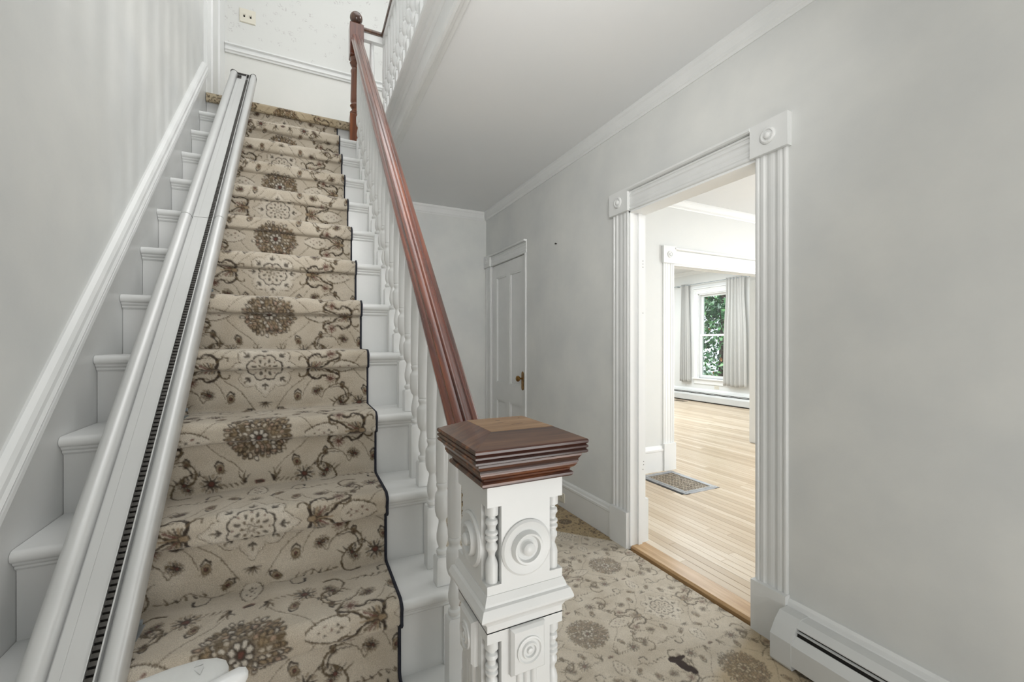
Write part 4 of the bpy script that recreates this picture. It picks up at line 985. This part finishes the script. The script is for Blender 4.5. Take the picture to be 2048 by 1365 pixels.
def curtain(label, yc0, yc1, z0, z1, ph, gath):
    NZc, NYc = 34, 90; g = G(); vs = []; fs = []
    for j in range(NZc+1):
        tz = j/NZc; z = z1+(z0-z1)*tz
        sp = 1-.16*math.exp(-((tz-.12)/.25)**2) if gath else 1-.22*math.exp(-((tz-.0)/.5)**2)
        mid = (yc0+yc1)/2
        for i in range(NYc+1):
            t = i/NYc; y = mid+(yc0+(yc1-yc0)*t-mid)*sp*(1+.10*tz)
            amp = .016+.020*tz if tz > .05 else .010
            x = XE-.085+amp*math.sin(2*PI*(t*5.2+ph)+.6*math.sin(2*t*PI+tz*1.5))+.010*math.sin(2*PI*(t*11+ph*2))*(1-tz*.6)
            vs.append((x, y, z+.01*math.sin(t*9)*tz))
    K = NYc+1; fs = [(j*K+i, j*K+i+1, (j+1)*K+i+1, (j+1)*K+i) for j in range(NZc) for i in range(NYc)]
    o = mk('curtain', vs, fs, 'curtain', None, True); m_ = o.modifiers.new('t', 'SOLIDIFY'); m_.thickness = .003
    return tag(o, label, 'curtain', 'curtains of the far window')
curtain('narrow pale curtain hanging left of the far window', 7.07, 7.33, .44, 2.70, .1, False)
curtain('wider pale curtain hanging right of the far window', 5.66, 6.13, .43, 2.70, .4, True)
rd = thing('curtain_rod', (XE-.085, 6.4, 2.67), 'thin grey curtain rod above the far window', 'curtain rod')
par(G().lathe([(0, .008), (2.05, .008)], (XE-.085, 5.5, 2.67), (0, 1, 0), 10).mk('rod', 'steel'), rd)
for y in (5.48, 7.55): par(G().lathe([(0, .006), (.008, .016), (.02, .019), (.034, .012), (.04, .002)], (XE-.085, y, 2.67), (0, 1, 0), 12).mk('finial', 'steel', None, True), rd)
for y in (5.60, 7.42): par(G().box(XE-.09, XE, y-.006, y+.006, 2.655, 2.668).mk('bracket', 'steel'), rd)
# garden outside
struct(G().box(XE+.4, 22, -6, 24, -.6, -.5).mk('ground', 'lawn'), 'garden lawn outside the far window', 'ground')
tr = thing('tree', (11.6, 9.0, -.5), 'leafy green tree outside the far window', 'tree')
par(G().lathe([(0, .16), (1.2, .12), (2.8, .09), (4.2, .04)], (11.6, 9.0, -.5), (0, 0, 1), 10).mk('trunk', 'bark', None, True), tr)
nl_ = 13500; r_ = np.random.RandomState(2)
cen = np.stack([11.2+r_.rand(nl_)*1.6+.4*r_.randn(nl_), 6.6+r_.rand(nl_)*4.6, -.4+r_.rand(nl_)*5.2], 1)
cl = r_.rand(90, 3)*np.array([1.8, 4.6, 5.0])+np.array([11.0, 6.6, -.3])
w_ = r_.randint(0, 90, nl_); cen = cl[w_]+r_.randn(nl_, 3)*.32
a = r_.randn(nl_, 3); a /= np.linalg.norm(a, axis=1)[:, None]; b = np.cross(a, r_.randn(nl_, 3)); b /= np.linalg.norm(b, axis=1)[:, None]
sz = (.05+.06*r_.rand(nl_))[:, None]
V = np.stack([cen-a*sz, cen+b*sz*.45-a*sz*.1, cen+a*sz, cen-b*sz*.45-a*sz*.1], 1).reshape(-1, 3)
me = bpy.data.meshes.new('foliage'); me.from_pydata(V.tolist(), [], [(4*i, 4*i+1, 4*i+2, 4*i+3) for i in range(nl_)])
at = me.attributes.new('tone', 'FLOAT', 'POINT'); at.data.foreach_set('value', np.repeat(np.clip(r_.rand(90)[w_]*.5+r_.rand(nl_)*.5+(r_.rand(nl_) > .9)*.3, 0, 1), 4))
me.materials.append(M['leaf']); fo = bpy.data.objects.new('foliage', me); C.objects.link(fo); par(fo, tr); fo['kind'] = 'stuff'
bpy.context.view_layer.update()
